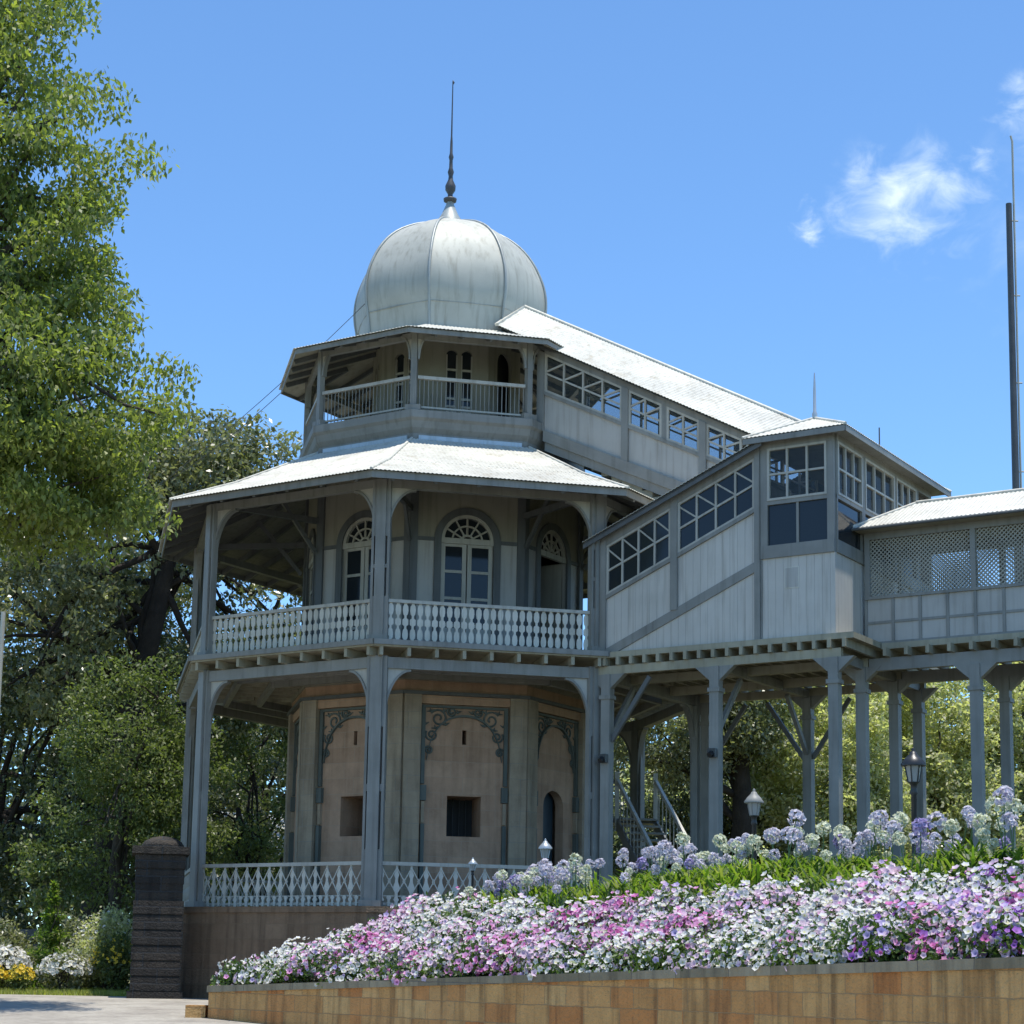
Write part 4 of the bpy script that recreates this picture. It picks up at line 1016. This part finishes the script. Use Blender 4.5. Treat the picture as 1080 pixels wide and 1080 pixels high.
mt = empty('mast', (16.3, 60, 0), 0, 'tall thin dark mast rising behind the covered gallery', 'mast')
p = MB(); p.tube([(0, 0, 0), (0, 0, 26.2)], [.15, .10], 10); p.build('mast_pole', M['mast'], mt)
p = MB(); p.tube([(.16, 0, 0), (.17, 0, 28.4), (.12, 0, 28.6)], .035, 6)
for z in (17, 20, 23, 25.6): p.tube([(-.02, 0, z), (.30, 0, z)], .025, 6)
p.build('mast_rod', M['frame'], mt)
def cable(pts, label, r=.008):
    a_, b_ = Vector(pts[0]), Vector(pts[1]); p = MB(); q = []
    for i in range(17):
        f = i / 16; v_ = a_.lerp(b_, f); v_.z -= pts[2] * 4 * f * (1 - f); q.append(v_ - a_)
    p.tube(q, r, 5); o = _ob(p, 'cable', M['mast'], None); o.location = a_; tag(o, label, 'cable', 'thin cables left of the dome'); return o
cable([W(vert(7, 3.95, 14.0)), Vector((-8.6, 46, 12.6)), .1], 'lower thin cable from the gallery roof corner to the left trees')
cable([W(vert(0, 2.15, 15.6)), Vector((-10.2, 45.5, 11.2)), .25], 'upper thin cable running down from the dome past the roof corner')
sh = empty('shed', (-8.4, 62, 0), .3, 'pale metal roofed shed glimpsed through the left ground floor bay', 'shed')
p = MB(); p.box(-3, 3, -3, 3, 0, 4.2); p.build('shed_wall', M['cream'], sh)
p = MB(); corr_roof(p, [(-3.3, -3.3, 4.05), (3.3, -3.3, 4.05), (3.3, .2, 5.6), (-3.3, .2, 5.6)]); corr_roof(p, [(3.3, 3.5, 4.05), (-3.3, 3.5, 4.05), (-3.3, .2, 5.6), (3.3, .2, 5.6)]); p.build('shed_roof', M['roof'], sh, fixn=False)
wp = MB(); wp.tube([(0, 0, 0), (0, 0, 8.3)], [.07, .05], 8); o = _ob(wp, 'light_pole', M['white'], None); o.location = (-11.2, 41, -.05); tag(o, 'slender white pole at the left edge before the trees', 'pole')
fe = empty('board_fence', (-13, 46, 0), .0, 'low dark board fence behind the left garden shrubs', 'fence')
p = MB()
for z in (.5, .85, 1.2): p.box(-7, 5.2, -.02, .02, z, z + .24)
p.build('fence_boards', M['mast'], fe)
for x in np.arange(-6.9, 5.3, 2.0):
    p = MB(); p.box(x - .06, x + .06, .022, .14, -.1, 1.5); p.build('fence_post', M['mast'], fe)

# ------------------------------------------------------------------ vegetation
def quads_obj(name, V, mat, parent=None, nv=4, loc=None):
    V = V.reshape(-1, 3); n = len(V) // nv
    me = bpy.data.meshes.new(name); me.vertices.add(len(V)); me.vertices.foreach_set('co', V.astype(np.float32).ravel())
    me.loops.add(n * nv); me.loops.foreach_set('vertex_index', np.arange(n * nv, dtype=np.int32))
    me.polygons.add(n); me.polygons.foreach_set('loop_start', np.arange(0, n * nv, nv, dtype=np.int32)); me.polygons.foreach_set('loop_total', np.full(n, nv, dtype=np.int32))
    me.update(calc_edges=True); me.materials.append(mat)
    o = bpy.data.objects.new(name, me); C.objects.link(o)
    if parent: o.parent = parent
    if loc is not None: o.location = loc
    return o
def leaves(cen, L, Wd, droop=.35, rg=rng, upn=.75):
    n = len(cen); d = rg.normal(size=(n, 3)); d[:, 2] -= droop * 1.5; d /= np.linalg.norm(d, axis=1)[:, None]
    nr = rg.normal(size=(n, 3)); nr[:, 2] += upn * 2
    s = np.cross(d, nr); s /= np.linalg.norm(s, axis=1)[:, None] + 1e-9
    l = (L * rg.uniform(.6, 1.3, n))[:, None]; w_ = (Wd * rg.uniform(.7, 1.2, n))[:, None]
    nn = np.cross(s, d)
    return np.stack([cen, cen + d * l * .45 + s * w_ * .5 + nn * l * .06, cen + d * l, cen + d * l * .45 - s * w_ * .5 + nn * l * .06], 1)
def ell_points(n, c, r, shell=.55, rg=rng, zmin=None):
    d = rg.normal(size=(n, 3)); d /= np.linalg.norm(d, axis=1)[:, None]
    rad = shell + (1 - shell) * rg.random(n) ** .7
    return np.asarray(c) + d * rad[:, None] * np.asarray(r)
def limb(mb, a, b, r0, r1, rs, bend=.14, n=7):
    a, b = Vector(a), Vector(b); L = (b - a).length; pts = []
    o1 = Vector((rs.uniform(-1, 1), rs.uniform(-1, 1), rs.uniform(-.2, .8))) * L * bend
    for i in range(n + 1):
        f = i / n; p = a.lerp(b, f) + o1 * math.sin(f * PI) * .6 + Vector((rs.uniform(-1, 1), rs.uniform(-1, 1), rs.uniform(-1, 1))) * L * .02 * (0 < i < n)
        pts.append(p)
    mb.tube(pts, [r0 + (r1 - r0) * i / n for i in range(n + 1)], 7); return pts
def tree(name, label, base, ells, nclump, nleaf, leaf, mat, bark='bark', trunk=None, cr=.55, seed=1, limbs=14, tr=.25, group=None, droop=.35, cat='tree', flat=.75, shell=.5):
    rs = random.Random(seed); rg = np.random.default_rng(seed)
    t = empty(name, base, 0, label, cat, group); B = np.array(base)
    vol = np.array([e_[1][0] * e_[1][1] * e_[1][2] for e_ in ells]) ** .75; vol /= vol.sum()
    cen = np.concatenate([ell_points(max(2, int(nclump * v_)), np.array(e_[0]) - B, e_[1], shell, rg) for e_, v_ in zip(ells, vol)])
    cr_ = cr * rg.uniform(.5, 1.35, len(cen))
    cnt = np.maximum(4, (nleaf * (cr_ / cr) ** 2).astype(int))
    idx = np.repeat(np.arange(len(cen)), cnt)
    off = rg.normal(size=(len(idx), 3)); off /= np.linalg.norm(off, axis=1)[:, None]; off *= (rg.random(len(idx)) ** .45)[:, None]
    off *= cr_[idx][:, None]; off[:, 2] *= flat
    V = leaves(cen[idx] + off, leaf[0], leaf[1], droop, rg)
    mb = MB()
    tp = [Vector(q) - Vector(base) for q in trunk] if trunk else [Vector((0, 0, 0)), Vector((rs.uniform(-.3, .3), rs.uniform(-.3, .3), (ells[0][0][2] - base[2]) * .5)), Vector(ells[0][0]) - Vector(base)]
    # smooth trunk
    pts = []
    for i in range(len(tp) - 1):
        for j in range(5): pts.append(tp[i].lerp(tp[i + 1], j / 5) + Vector((rs.uniform(-1, 1), rs.uniform(-1, 1), 0)) * tr * .12)
    pts.append(tp[-1]); n = len(pts)
    mb.tube(pts, [tr * (1.25 - .95 * (i / (n - 1)) ** .8) for i in range(n)], 10)
    for i in range(limbs):
        c_ = Vector(cen[rs.randrange(len(cen))]); a_ = pts[int(n * rs.uniform(.4, .95))]
        lp = limb(mb, a_, c_, tr * .26, .015, rs)
        for _ in range(2):
            c2 = cen[np.argsort(((cen - np.array(lp[5])) ** 2).sum(1))[rs.randrange(1, min(8, len(cen)))]]
            limb(mb, lp[rs.randrange(3, 6)], Vector(c2), tr * .16, .012, rs, n=4)
    mb.build('trunk', M[bark], t, fixn=False)
    quads_obj('crown', V, M[mat], t)
    return t
# the large bright tree at the left edge
tree('broadleaf_tree', 'tall bright green leafy tree filling the upper left corner', (-11.5, 33, -.2),
     [((-9.4, 32.5, 11.0), (3.6, 3.2, 3.0)), ((-9.8, 32.5, 13.8), (3.2, 3.0, 3.2)), ((-10.4, 33, 16.6), (2.9, 2.8, 3.0)), ((-9.4, 32, 9.0), (3.2, 2.6, 1.5)), ((-11.6, 33, 18), (3.4, 3, 2.6)), ((-7.5, 32.0, 10.2), (1.5, 1.6, 2.4)), ((-7.7, 32.0, 8.9), (1.7, 1.5, 1.3)), ((-8.3, 32.4, 13.0), (1.3, 1.4, 1.6))],
     520, 190, (.135, .07), 'lf_bright', trunk=[(-12.2, 33.5, -.2), (-12.0, 33, 5), (-11.0, 32.6, 10), (-11.0, 32.8, 16)], cr=.58, seed=21, limbs=80, tr=.4, droop=.9, shell=.3, flat=.62)
# dark-limbed tree behind
tree('broadleaf_tree', 'grey green spreading tree with dark leaning trunk left of the verandas', (-10.6, 50, 0),
     [((-11.8, 50.5, 12.6), (4.4, 3.0, 3.2)), ((-8.2, 51, 13.3), (2.2, 2.2, 2.2)), ((-6.8, 52, 13.6), (2.0, 1.8, 2.0)), ((-8.4, 51, 14.2), (1.8, 1.6, 1.6)), ((-13.2, 50, 9.4), (3.4, 3, 2.8)), ((-6.2, 52, 10.2), (2.6, 2.2, 1.9)), ((-8.4, 52.6, 8.6), (3.4, 1.4, 2.0))],
     500, 95, (.20, .10), 'lf_grey', 'bark_dark', trunk=[(-10.9, 50, 0), (-10.3, 50, 6), (-9.9, 50, 8.4), (-9.3, 50, 11.2), (-9.5, 50.2, 13)], cr=.62, seed=4, limbs=30, tr=.42, shell=.6)
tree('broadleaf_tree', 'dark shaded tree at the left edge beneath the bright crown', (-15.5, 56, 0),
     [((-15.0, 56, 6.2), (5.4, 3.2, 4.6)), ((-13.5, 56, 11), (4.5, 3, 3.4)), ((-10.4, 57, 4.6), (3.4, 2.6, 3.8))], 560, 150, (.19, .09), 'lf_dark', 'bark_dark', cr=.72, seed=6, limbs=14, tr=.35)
tree('broadleaf_tree', 'mid green rounded tree just left of the pavilion posts', (-9.6, 47, 0),
     [((-9.4, 47, 6.1), (1.9, 1.7, 2.3)), ((-9.9, 47, 3.6), (2.2, 1.8, 2.4)), ((-8.1, 47.5, 4.6), (1.4, 1.4, 2.4))], 240, 130, (.13, .065), 'lf_mid', cr=.55, seed=8, limbs=12, tr=.2, flat=.6)
tree('broadleaf_tree', 'lush green tree seen through the left ground floor bay', (-6.9, 53, 0),
     [((-7.6, 53, 5.0), (1.7, 1.6, 2.8)), ((-5.6, 54, 7.6), (2.0, 1.4, 1.5)), ((-6.6, 53, 3.2), (1.4, 1.4, 2.0))], 120, 110, (.14, .07), 'lf_mid', 'bark_dark', cr=.55, seed=9, limbs=14, tr=.2, shell=.6)
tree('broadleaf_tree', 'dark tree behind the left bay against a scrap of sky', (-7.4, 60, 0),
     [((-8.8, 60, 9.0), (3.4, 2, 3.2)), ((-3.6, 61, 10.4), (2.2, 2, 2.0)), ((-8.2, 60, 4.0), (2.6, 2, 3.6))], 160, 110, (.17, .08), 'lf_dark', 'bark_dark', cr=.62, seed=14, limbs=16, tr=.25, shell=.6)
# trees seen under the wing
tree('broadleaf_tree', 'dark tree trunk and foliage behind the stair under the wing', (5.8, 56, 1.8),
     [((4.8, 56, 7.8), (2.4, 1.6, 1.8)), ((6.9, 56, 8.6), (1.4, 1.4, 2.0))], 220, 130, (.17, .08), 'lf_grey', 'bark_dark', trunk=[(7.0, 56, 1.8), (6.9, 56, 5), (6.8, 56, 9)], cr=.6, seed=31, limbs=10, tr=.5)
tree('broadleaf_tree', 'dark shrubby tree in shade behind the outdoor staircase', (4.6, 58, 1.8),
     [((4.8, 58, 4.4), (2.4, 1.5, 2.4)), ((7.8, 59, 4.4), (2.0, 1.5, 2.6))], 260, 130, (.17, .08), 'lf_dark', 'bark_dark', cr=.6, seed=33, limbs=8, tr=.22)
for i, (x, y, rx_, rz2, zc, lab) in enumerate([(9.6, 57, 2.2, 3.1, 6.2, 'sunlit olive tree behind the left wing posts'), (13.2, 59, 2.5, 3.4, 6.6, 'sunlit olive tree behind the lantern'), (16.9, 60, 2.6, 3.8, 6.8, 'sunlit olive tree behind the gallery posts at the right'), (20.6, 60, 2.6, 4.2, 6.6, 'sunlit olive tree at the right edge beyond the gallery'), (11.4, 62, 2.6, 3.6, 7.6, 'olive tree in the second row behind the gallery corner')]):
    tree('olive_tree', lab, (x, y, 1.8), [((x, y, zc + .6), (rx_ * 1.15, 1.9, rz2 * 1.15)), ((x + .6, y - .6, zc - 1.6), (rx_, 1.4, rz2 * .8))], 400, 120, (.17, .10), 'lf_olive', cr=.55, seed=40 + i, limbs=10, tr=.2, group='sunlit olive trees beyond the gallery')
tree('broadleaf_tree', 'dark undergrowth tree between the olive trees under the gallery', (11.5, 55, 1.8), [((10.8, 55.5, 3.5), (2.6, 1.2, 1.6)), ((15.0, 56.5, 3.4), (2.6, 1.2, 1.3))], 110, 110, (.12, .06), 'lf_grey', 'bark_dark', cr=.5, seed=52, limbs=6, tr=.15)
# distant wood
rg = np.random.default_rng(77); n = 1100
cx = rg.uniform(-60, 60, n); cy = rg.uniform(84, 100, n); cz = rg.uniform(.5, 13, n)
cen = np.repeat(np.stack([cx, cy, cz], 1), 110, 0) + rg.normal(size=(n * 110, 3)) * np.array([1.7, 1.5, 1.1])
cx2 = rg.uniform(4, 60, 420); cen2 = np.repeat(np.stack([cx2, rg.uniform(70, 76, 420), 2 + rg.uniform(0, 1, 420) * (8.5 + 1.5 * np.sin(cx2 * .9))], 1), 130, 0); d2 = rg.normal(size=cen2.shape); d2 /= np.linalg.norm(d2, axis=1)[:, None]
tag(quads_obj('olive_thicket', leaves(cen2 + d2 * np.array([1.2, 1.0, .8]) * rg.random((len(cen2), 1)) ** .4, .26, .15, .2, rg), M['lf_olive']), 'pale olive thicket closing the view beyond the gallery posts', 'thicket', kind='stuff')
tag(quads_obj('distant_woodland', leaves(cen, .55, .32, .2, rg), M['lf_dark']), 'dark distant woodland behind the whole garden', 'woodland', kind='stuff')

# left garden plants
def shrub(name, label, base, r, h, n, leaf, mat, seed, flowers=None, cone=False, group=None):
    rg = np.random.default_rng(seed); t = empty(name, base, 0, label, 'shrub', group)
    if cone:
        z = rg.random(n) ** 1.3; rad = r * (1 - z) * (.75 + .35 * np.sin(z * 38)) * np.sqrt(rg.random(n)); a_ = rg.random(n) * 2 * PI
        cen = np.stack([rad * np.cos(a_), rad * np.sin(a_), z * h], 1)
    else:
        cl = ell_points(26, (0, 0, h * .5), (r * .75, r * .75, h * .45), .5, rg)
        cen = cl[rg.integers(0, 26, n)] + rg.normal(size=(n, 3)) * r * .16
        cen[:, 2] = np.maximum(cen[:, 2], .03)
    V = leaves(cen, leaf[0], leaf[1], -.3, rg); quads_obj('foliage', V, M[mat], t)
    st = MB(); rs = random.Random(seed)
    for _ in range(7): st.tube([(0, 0, -.1), (rs.uniform(-.3, .3) * r, rs.uniform(-.3, .3) * r, h * .5), (rs.uniform(-.6, .6) * r, rs.uniform(-.6, .6) * r, h * .8)], [.025, .015, .006], 5)
    if cone: st.tube([(0, 0, 0), (0, 0, h * .95)], [.05, .01], 6)
    st.build('stems', M['bark'], t, fixn=False)
    if flowers:
        col, k_, sz = flowers; d = rg.normal(size=(k_, 3)); d[:, 2] = np.abs(d[:, 2]); d /= np.linalg.norm(d, axis=1)[:, None]
        fc = np.array([0, 0, h * .5]) + d * np.array([r, r, h * .5]) * rg.uniform(.75, 1.05, (k_, 1)); flower_mesh('blossoms', fc, d, sz, M[col], t)
    return t
def flower_mesh(name, cen, nrm, size, mat, parent=None, rg=rng, kindstuff=None, petals=5):
    """many five-lobed open flowers in one mesh"""
    n = len(cen); nrm = nrm + rg.normal(size=(n, 3)) * .35; nrm /= np.linalg.norm(nrm, axis=1)[:, None]
    a_ = np.cross(nrm, rg.normal(size=(n, 3))); a_ /= np.linalg.norm(a_, axis=1)[:, None]; b_ = np.cross(nrm, a_)
    s = (size * rg.uniform(.62, 1.32, n))[:, None]; m = petals * 2
    V = [cen - nrm * s * .25]
    for i in range(m):
        an = 2 * PI * i / m; rr = .52 if i % 2 == 0 else .40
        V.append(cen + (a_ * math.cos(an) + b_ * math.sin(an)) * s * rr + nrm * s * (.06 if i % 2 == 0 else .0))
    V = np.stack(V, 1); nv = m + 1
    F = np.array([[0, 1 + i, 1 + (i + 1) % m] for i in range(m)])
    F = (F[None] + (np.arange(n) * nv)[:, None, None]).reshape(-1, 3)
    me = bpy.data.meshes.new(name); me.vertices.add(n * nv); me.vertices.foreach_set('co', V.astype(np.float32).ravel())
    me.loops.add(F.size); me.loops.foreach_set('vertex_index', F.astype(np.int32).ravel()); k_ = len(F)
    me.polygons.add(k_); me.polygons.foreach_set('loop_start', np.arange(0, k_ * 3, 3, dtype=np.int32)); me.polygons.foreach_set('loop_total', np.full(k_, 3, dtype=np.int32))
    me.update(calc_edges=True); at = me.attributes.new('eye', 'FLOAT', 'POINT'); e_ = np.zeros((n, nv), np.float32); e_[:, 0] = 1; at.data.foreach_set('value', e_.ravel())
    me.materials.append(mat); o = bpy.data.objects.new(name, me); C.objects.link(o)
    if parent: o.parent = parent
    return o
shrub('conifer_shrub', 'young feathery conifer in the left garden', (-9.9, 41.6, 0), .75, 2.35, 5200, (.11, .04), 'lf_strap', 61, cone=True)
shrub('flowering_shrub', 'loose pale green shrub with white blooms beside the dark pillar', (-8.7, 41.8, 0), .95, 1.75, 5200, (.09, .05), 'lf_olive', 62, ('p_white', 120, .07))
shrub('flowering_shrub', 'green shrub topped with yellow blooms next to the dark pillar', (-8.35, 40.9, 0), .55, 1.25, 2600, (.09, .05), 'lf_mid', 63, ('p_yellow', 110, .08))
shrub('flowering_shrub', 'white flowering bush in the middle of the left garden', (-9.35, 40.7, 0), .62, .85, 2200, (.08, .05), 'lf_grey', 64, ('p_white', 420, .09))
shrub('flowering_shrub', 'white blossoming bush near the left picture edge', (-10.75, 41.0, 0), .62, 1.0, 2200, (.08, .05), 'lf_grey', 65, ('p_white', 420, .10))
shrub('flowering_shrub', 'low bush of yellow flowers at the left picture edge', (-10.85, 40.1, 0), .45, .62, 1500, (.08, .04), 'lf_mid', 66, ('p_yellow', 260, .09))
shrub('flowering_shrub', 'small yellow flowered clump right of the edge bush', (-10.15, 40.1, 0), .32, .6, 1000, (.08, .04), 'lf_mid', 67, ('p_yellow', 120, .09))
shrub('leafy_shrub', 'grey green bush behind the conifer in the left garden', (-9.7, 43.4, 0), 1.3, 1.6, 6200, (.11, .06), 'lf_grey', 68)
shrub('leafy_shrub', 'grey green rounded bush at the far left before the fence', (-11.6, 43.0, 0), 1.0, 1.5, 5400, (.11, .06), 'lf_grey', 69)
rg = np.random.default_rng(5); n = 26000
gx = rg.uniform(-16, -6.9, n); gy = rg.uniform(39.0, 43.5, n); gz = ground_h(gx, gy)
h = rg.uniform(.05, .15, n); az = rg.uniform(0, 2 * PI, n); ww = .012; ln_ = rg.normal(size=(n, 2)) * .04
b0 = np.stack([gx - ww * np.cos(az), gy - ww * np.sin(az), gz], 1); b1 = np.stack([gx + ww * np.cos(az), gy + ww * np.sin(az), gz], 1); tp = np.stack([gx + ln_[:, 0], gy + ln_[:, 1], gz + h], 1)
tag(quads_obj('lawn_grass', np.stack([b0, b1, tp], 1), M['grass'], nv=3), 'strip of short sunlit grass along the road', 'grass', kind='stuff')

# flower bed: petunias
def along(s_):   # s in 0..1 along the planter front from left to right -> position and inward normal
    P = [Vector(p) for p in POLY]; L = [(P[i + 1] - P[i]).length for i in range(len(P) - 1)]; tot = sum(L); t = s_ * tot
    for i, l in enumerate(L):
        if t <= l or i == len(L) - 1:
            d = (P[i + 1] - P[i]).normalized(); return P[i] + d * t, Vector((-d.y, d.x))
        t -= l
rs = random.Random(17); rg = np.random.default_rng(17)
buckets = {k: ([], []) for k in ('white', 'blush', 'pink', 'magenta', 'violet', 'lilac')}
leafc = []
from mathutils import noise as mn
plants = 0
for i in range(2500):
    s_ = rs.random() ** .85; q, nn = along(s_); u = rs.random() ** .85
    depth = 2.15 if s_ > .35 else 2.15 + 2.6 * (1 - s_ / .35)
    d = -.02 + u * depth + (.12 if u < .02 else 0); p = q + nn * (d + .16)
    if p.x < -5.5 or (p.x + 1.65) ** 2 + (p.y - 42.4) ** 2 < 42: continue
    if i % 2 and s_ < .5 and d > 3.2: continue
    z = float(bed_h(np.array(p.x), np.array(p.y)))
    f = s_
    nz = mn.noise(Vector((p.x * 1.1, p.y * 1.1, 3.3))); n2 = mn.noise(Vector((p.x * 1.5 + 9, p.y * 1.5, 7.7)))
    nz += rs.uniform(-.12, .12); n2 += rs.uniform(-.1, .1)
    if f < .42:
        col = 'magenta' if nz > .36 and rs.random() < .6 else 'pink' if nz > .24 else 'blush' if nz > -.02 else 'white'
    elif f < .62:
        col = 'pink' if nz > .42 else 'blush' if nz > .08 else 'white'
        if n2 > .44: col = 'magenta'
    else:
        col = 'violet' if nz > .24 else 'lilac' if nz > .08 else 'white'
        if n2 > .42: col = 'magenta' if rs.random() < .35 else 'pink'
        elif n2 > .16 and col == 'white': col = 'blush'
    r = rs.uniform(.18, .34); hgt = rs.uniform(.16, .50)
    bulge = mn.noise(Vector((p.x * 1.15, p.y * 1.15, 2.2))); z += .20 * max(0, bulge + .1); r *= 1 + .35 * max(0, bulge)
    c0 = np.array([p.x, p.y, z])
    k_ = int(42 * (r / .22) ** 2 * rs.uniform(.10, 1.0) * min(1, .45 + d * 1.1)) if n2 > -.33 else 3
    dd = rg.normal(size=(k_, 3)); dd[:, 2] = np.abs(dd[:, 2]) * .9 + .05; dd /= np.linalg.norm(dd, axis=1)[:, None]
    pts = c0 + dd * np.array([r, r, hgt]) * rg.uniform(.80, 1.16, (k_, 1))
    nd = dd + np.array([-.15, -.45, .1]); W_ = {'white': (.88, .10, .0, .0, .0, .02), 'blush': (.30, .58, .09, .0, .0, .03), 'pink': (.10, .30, .46, .12, .0, .02), 'magenta': (.04, .10, .40, .42, .02, .02), 'violet': (.10, .05, .03, .05, .44, .33), 'lilac': (.26, .18, .02, .0, .10, .44)}[col]
    ch = rg.choice(6, size=k_, p=np.array(W_) / sum(W_))
    for ci, cn in enumerate(('white', 'blush', 'pink', 'magenta', 'violet', 'lilac')):
        if (ch == ci).any(): buckets[cn][0].append(pts[ch == ci]); buckets[cn][1].append(nd[ch == ci])
    kl = 95; dl = rg.normal(size=(kl, 3)); dl[:, 2] = np.abs(dl[:, 2]); dl /= np.linalg.norm(dl, axis=1)[:, None]
    leafc.append(c0 + dl * np.array([r, r, hgt]) * rg.uniform(.35, .97, (kl, 1)))
names = {'white': 'carpet of white petunias along the planter wall', 'blush': 'patches of pale pink blush petunias in the flower bed', 'pink': 'patches of mid pink petunias among the white ones', 'magenta': 'vivid magenta petunia patches in the flower bed', 'violet': 'deep violet petunia patches toward the right of the bed', 'lilac': 'lilac petunias toward the right of the bed'}
for c_, (a_, b_) in buckets.items():
    if a_: tag(flower_mesh(c_ + '_petunias', np.concatenate(a_), np.concatenate(b_), .078, M['p_' + c_], rg=rg), names[c_], 'flowers', kind='stuff')
tag(quads_obj('petunia_foliage', leaves(np.concatenate(leafc), .075, .045, -.3, rg), M['lf_flower']), 'green leaves beneath the petunia blossoms', 'foliage', kind='stuff')
# trailing plants hiding the soil edge on the coping are part of the petunia carpet

# agapanthus belt
def agapanthus(col, seed, h):
    rg = np.random.default_rng(seed); t = bpy.data.objects.new('agapanthus', None); C.objects.link(t)
    st = MB(); lean = rg.normal(size=2) * .05
    st.tube([(0, 0, 0), (lean[0] * .4, lean[1] * .4, h * .5), (lean[0], lean[1], h)], [.010, .008, .007], 5); st.build('flower_stem', M['stem'], t, fixn=False)
    n = 54; d = rg.normal(size=(n, 3)); d[:, 2] += .25; d /= np.linalg.norm(d, axis=1)[:, None]
    o = np.array([lean[0], lean[1], h]); hd = flower_mesh('flower_head', o + d * rg.uniform(.075, .105, (n, 1)), d, .058, M[col], t, rg=rg)
    k = 9; V = []
    for i in range(k):
        a_ = rg.uniform(0, 2 * PI); L = rg.uniform(.35, .6); dr = np.array([math.cos(a_), math.sin(a_), 0]); sd_ = np.array([-dr[1], dr[0], 0]) * .017
        P = [dr * L * .75 * f + np.array([0, 0, L * 1.05 * (f - .55 * f * f * 1.3)]) for f in (0, .35, .7, 1)]
        for j in range(3):
            w0, w1 = (1, 1, .8, .1)[j], (1, 1, .8, .1)[j + 1]; V += [P[j] - sd_ * w0, P[j] + sd_ * w0, P[j + 1] + sd_ * w1, P[j + 1] - sd_ * w1]
    quads_obj('strap_leaves', np.array(V), M['lf_strap'], t)
    return t
AG = {c: [agapanthus('a_' + c, s_, h) for s_, h in ss] for c, ss in (('white', ((1, .56), (2, .70))), ('lilac', ((3, .52), (4, .64), (5, .78))), ('violet', ((6, .62), (7, .54))))}
AL = {'white': 'creamy white agapanthus globe on a slender stem in the belt behind the petunias', 'lilac': 'pale lilac agapanthus globe on a slender stem in the belt behind the petunias', 'violet': 'deeper blue violet agapanthus globe in the belt behind the petunias'}
used = set(); cntA = 0; strap = []; strapd = []
for i in range(1300):
    s_ = rs.uniform(.10, .97); q, nn = along(s_); d = rs.uniform(2.5, 6.3) if s_ > .3 else rs.uniform(2.4, 6.0)
    p = q + nn * d
    if p.x / p.y * 2000 + 540 < 500 + rs.uniform(-15, 60): continue
    if (p.x + 1.65) ** 2 + (p.y - 42.4) ** 2 < 43 or p.y < 18.3: continue
    z = float(bed_h(np.array(p.x), np.array(p.y)))
    sl_ = []
    if mn.noise(Vector((p.x * .9, p.y * .9, 1.1))) < -.30 and s_ < .8: continue
    for _ in range(14):
        a_ = rs.uniform(0, 2 * PI); L = rs.uniform(.25, .52 + .25 * max(0, mn.noise(Vector((p.x, p.y, 4.1)))) * 2); b_ = Vector((p.x + rs.uniform(-.2, .2), p.y + rs.uniform(-.2, .2), z)); dr = Vector((math.cos(a_), math.sin(a_), 0)); sd_ = Vector((-dr.y, dr.x, 0)) * .018
        P = [b_ + dr * L * .6 * f + Vector((0, 0, L * 1.1 * (f - .5 * f * f))) for f in (0, .35, .7, 1)]
        for j in range(3):
            w0, w1 = (1, 1, .8, .1)[j], (1, 1, .8, .1)[j + 1]; sl_ += [P[j] - sd_ * w0, P[j] + sd_ * w0, P[j + 1] + sd_ * w1, P[j + 1] - sd_ * w1]
    (strapd if (s_ > .60 and rs.random() < .85 or rs.random() < .25) else strap).extend([tuple(v_) for v_ in sl_])
    if cntA < 298 and rs.random() < .42 and d > (2.75 + rs.uniform(0, .7) if s_ > .35 else 2.4):
        r_ = rs.random(); c_ = 'white' if r_ < .46 else 'lilac' if r_ < .94 else 'violet'
        v_ = rs.randrange(len(AG[c_])); src = AG[c_][v_]
        o = src if (c_, v_) not in used else copy_tree(src)
        used.add((c_, v_)); o.location = (p.x, p.y, z - .02); o.rotation_euler = (0, 0, rs.uniform(0, 6.28)); o.rotation_euler = (rs.uniform(-.16, .16), rs.uniform(-.16, .16), rs.uniform(0, 6.28)); k_ = rs.uniform(.55, 1.12) if s_ < .45 else rs.uniform(.68, 1.22); o.scale = (k_, k_, k_)
        tag(o, AL[c_], 'agapanthus', 'agapanthus plants, ' + c_ + ' heads'); cntA += 1
tag(quads_obj('strap_leaf_groundcover', np.array(strap), M['lf_strap']), 'bright yellow green strap leaves carpeting the upper bed', 'foliage', kind='stuff')
if strapd: tag(quads_obj('dark_strap_groundcover', np.array(strapd), M['lf_strapdark']), 'dark green strap leaves at the right of the upper bed', 'foliage', kind='stuff')
for c_, protos in AG.items():   # drop any flower prototype that found no place in the bed
    for i_, pr in enumerate(protos):
        if (c_, i_) not in used:
            for ch in list(pr.children): bpy.data.objects.remove(ch)
            bpy.data.objects.remove(pr)
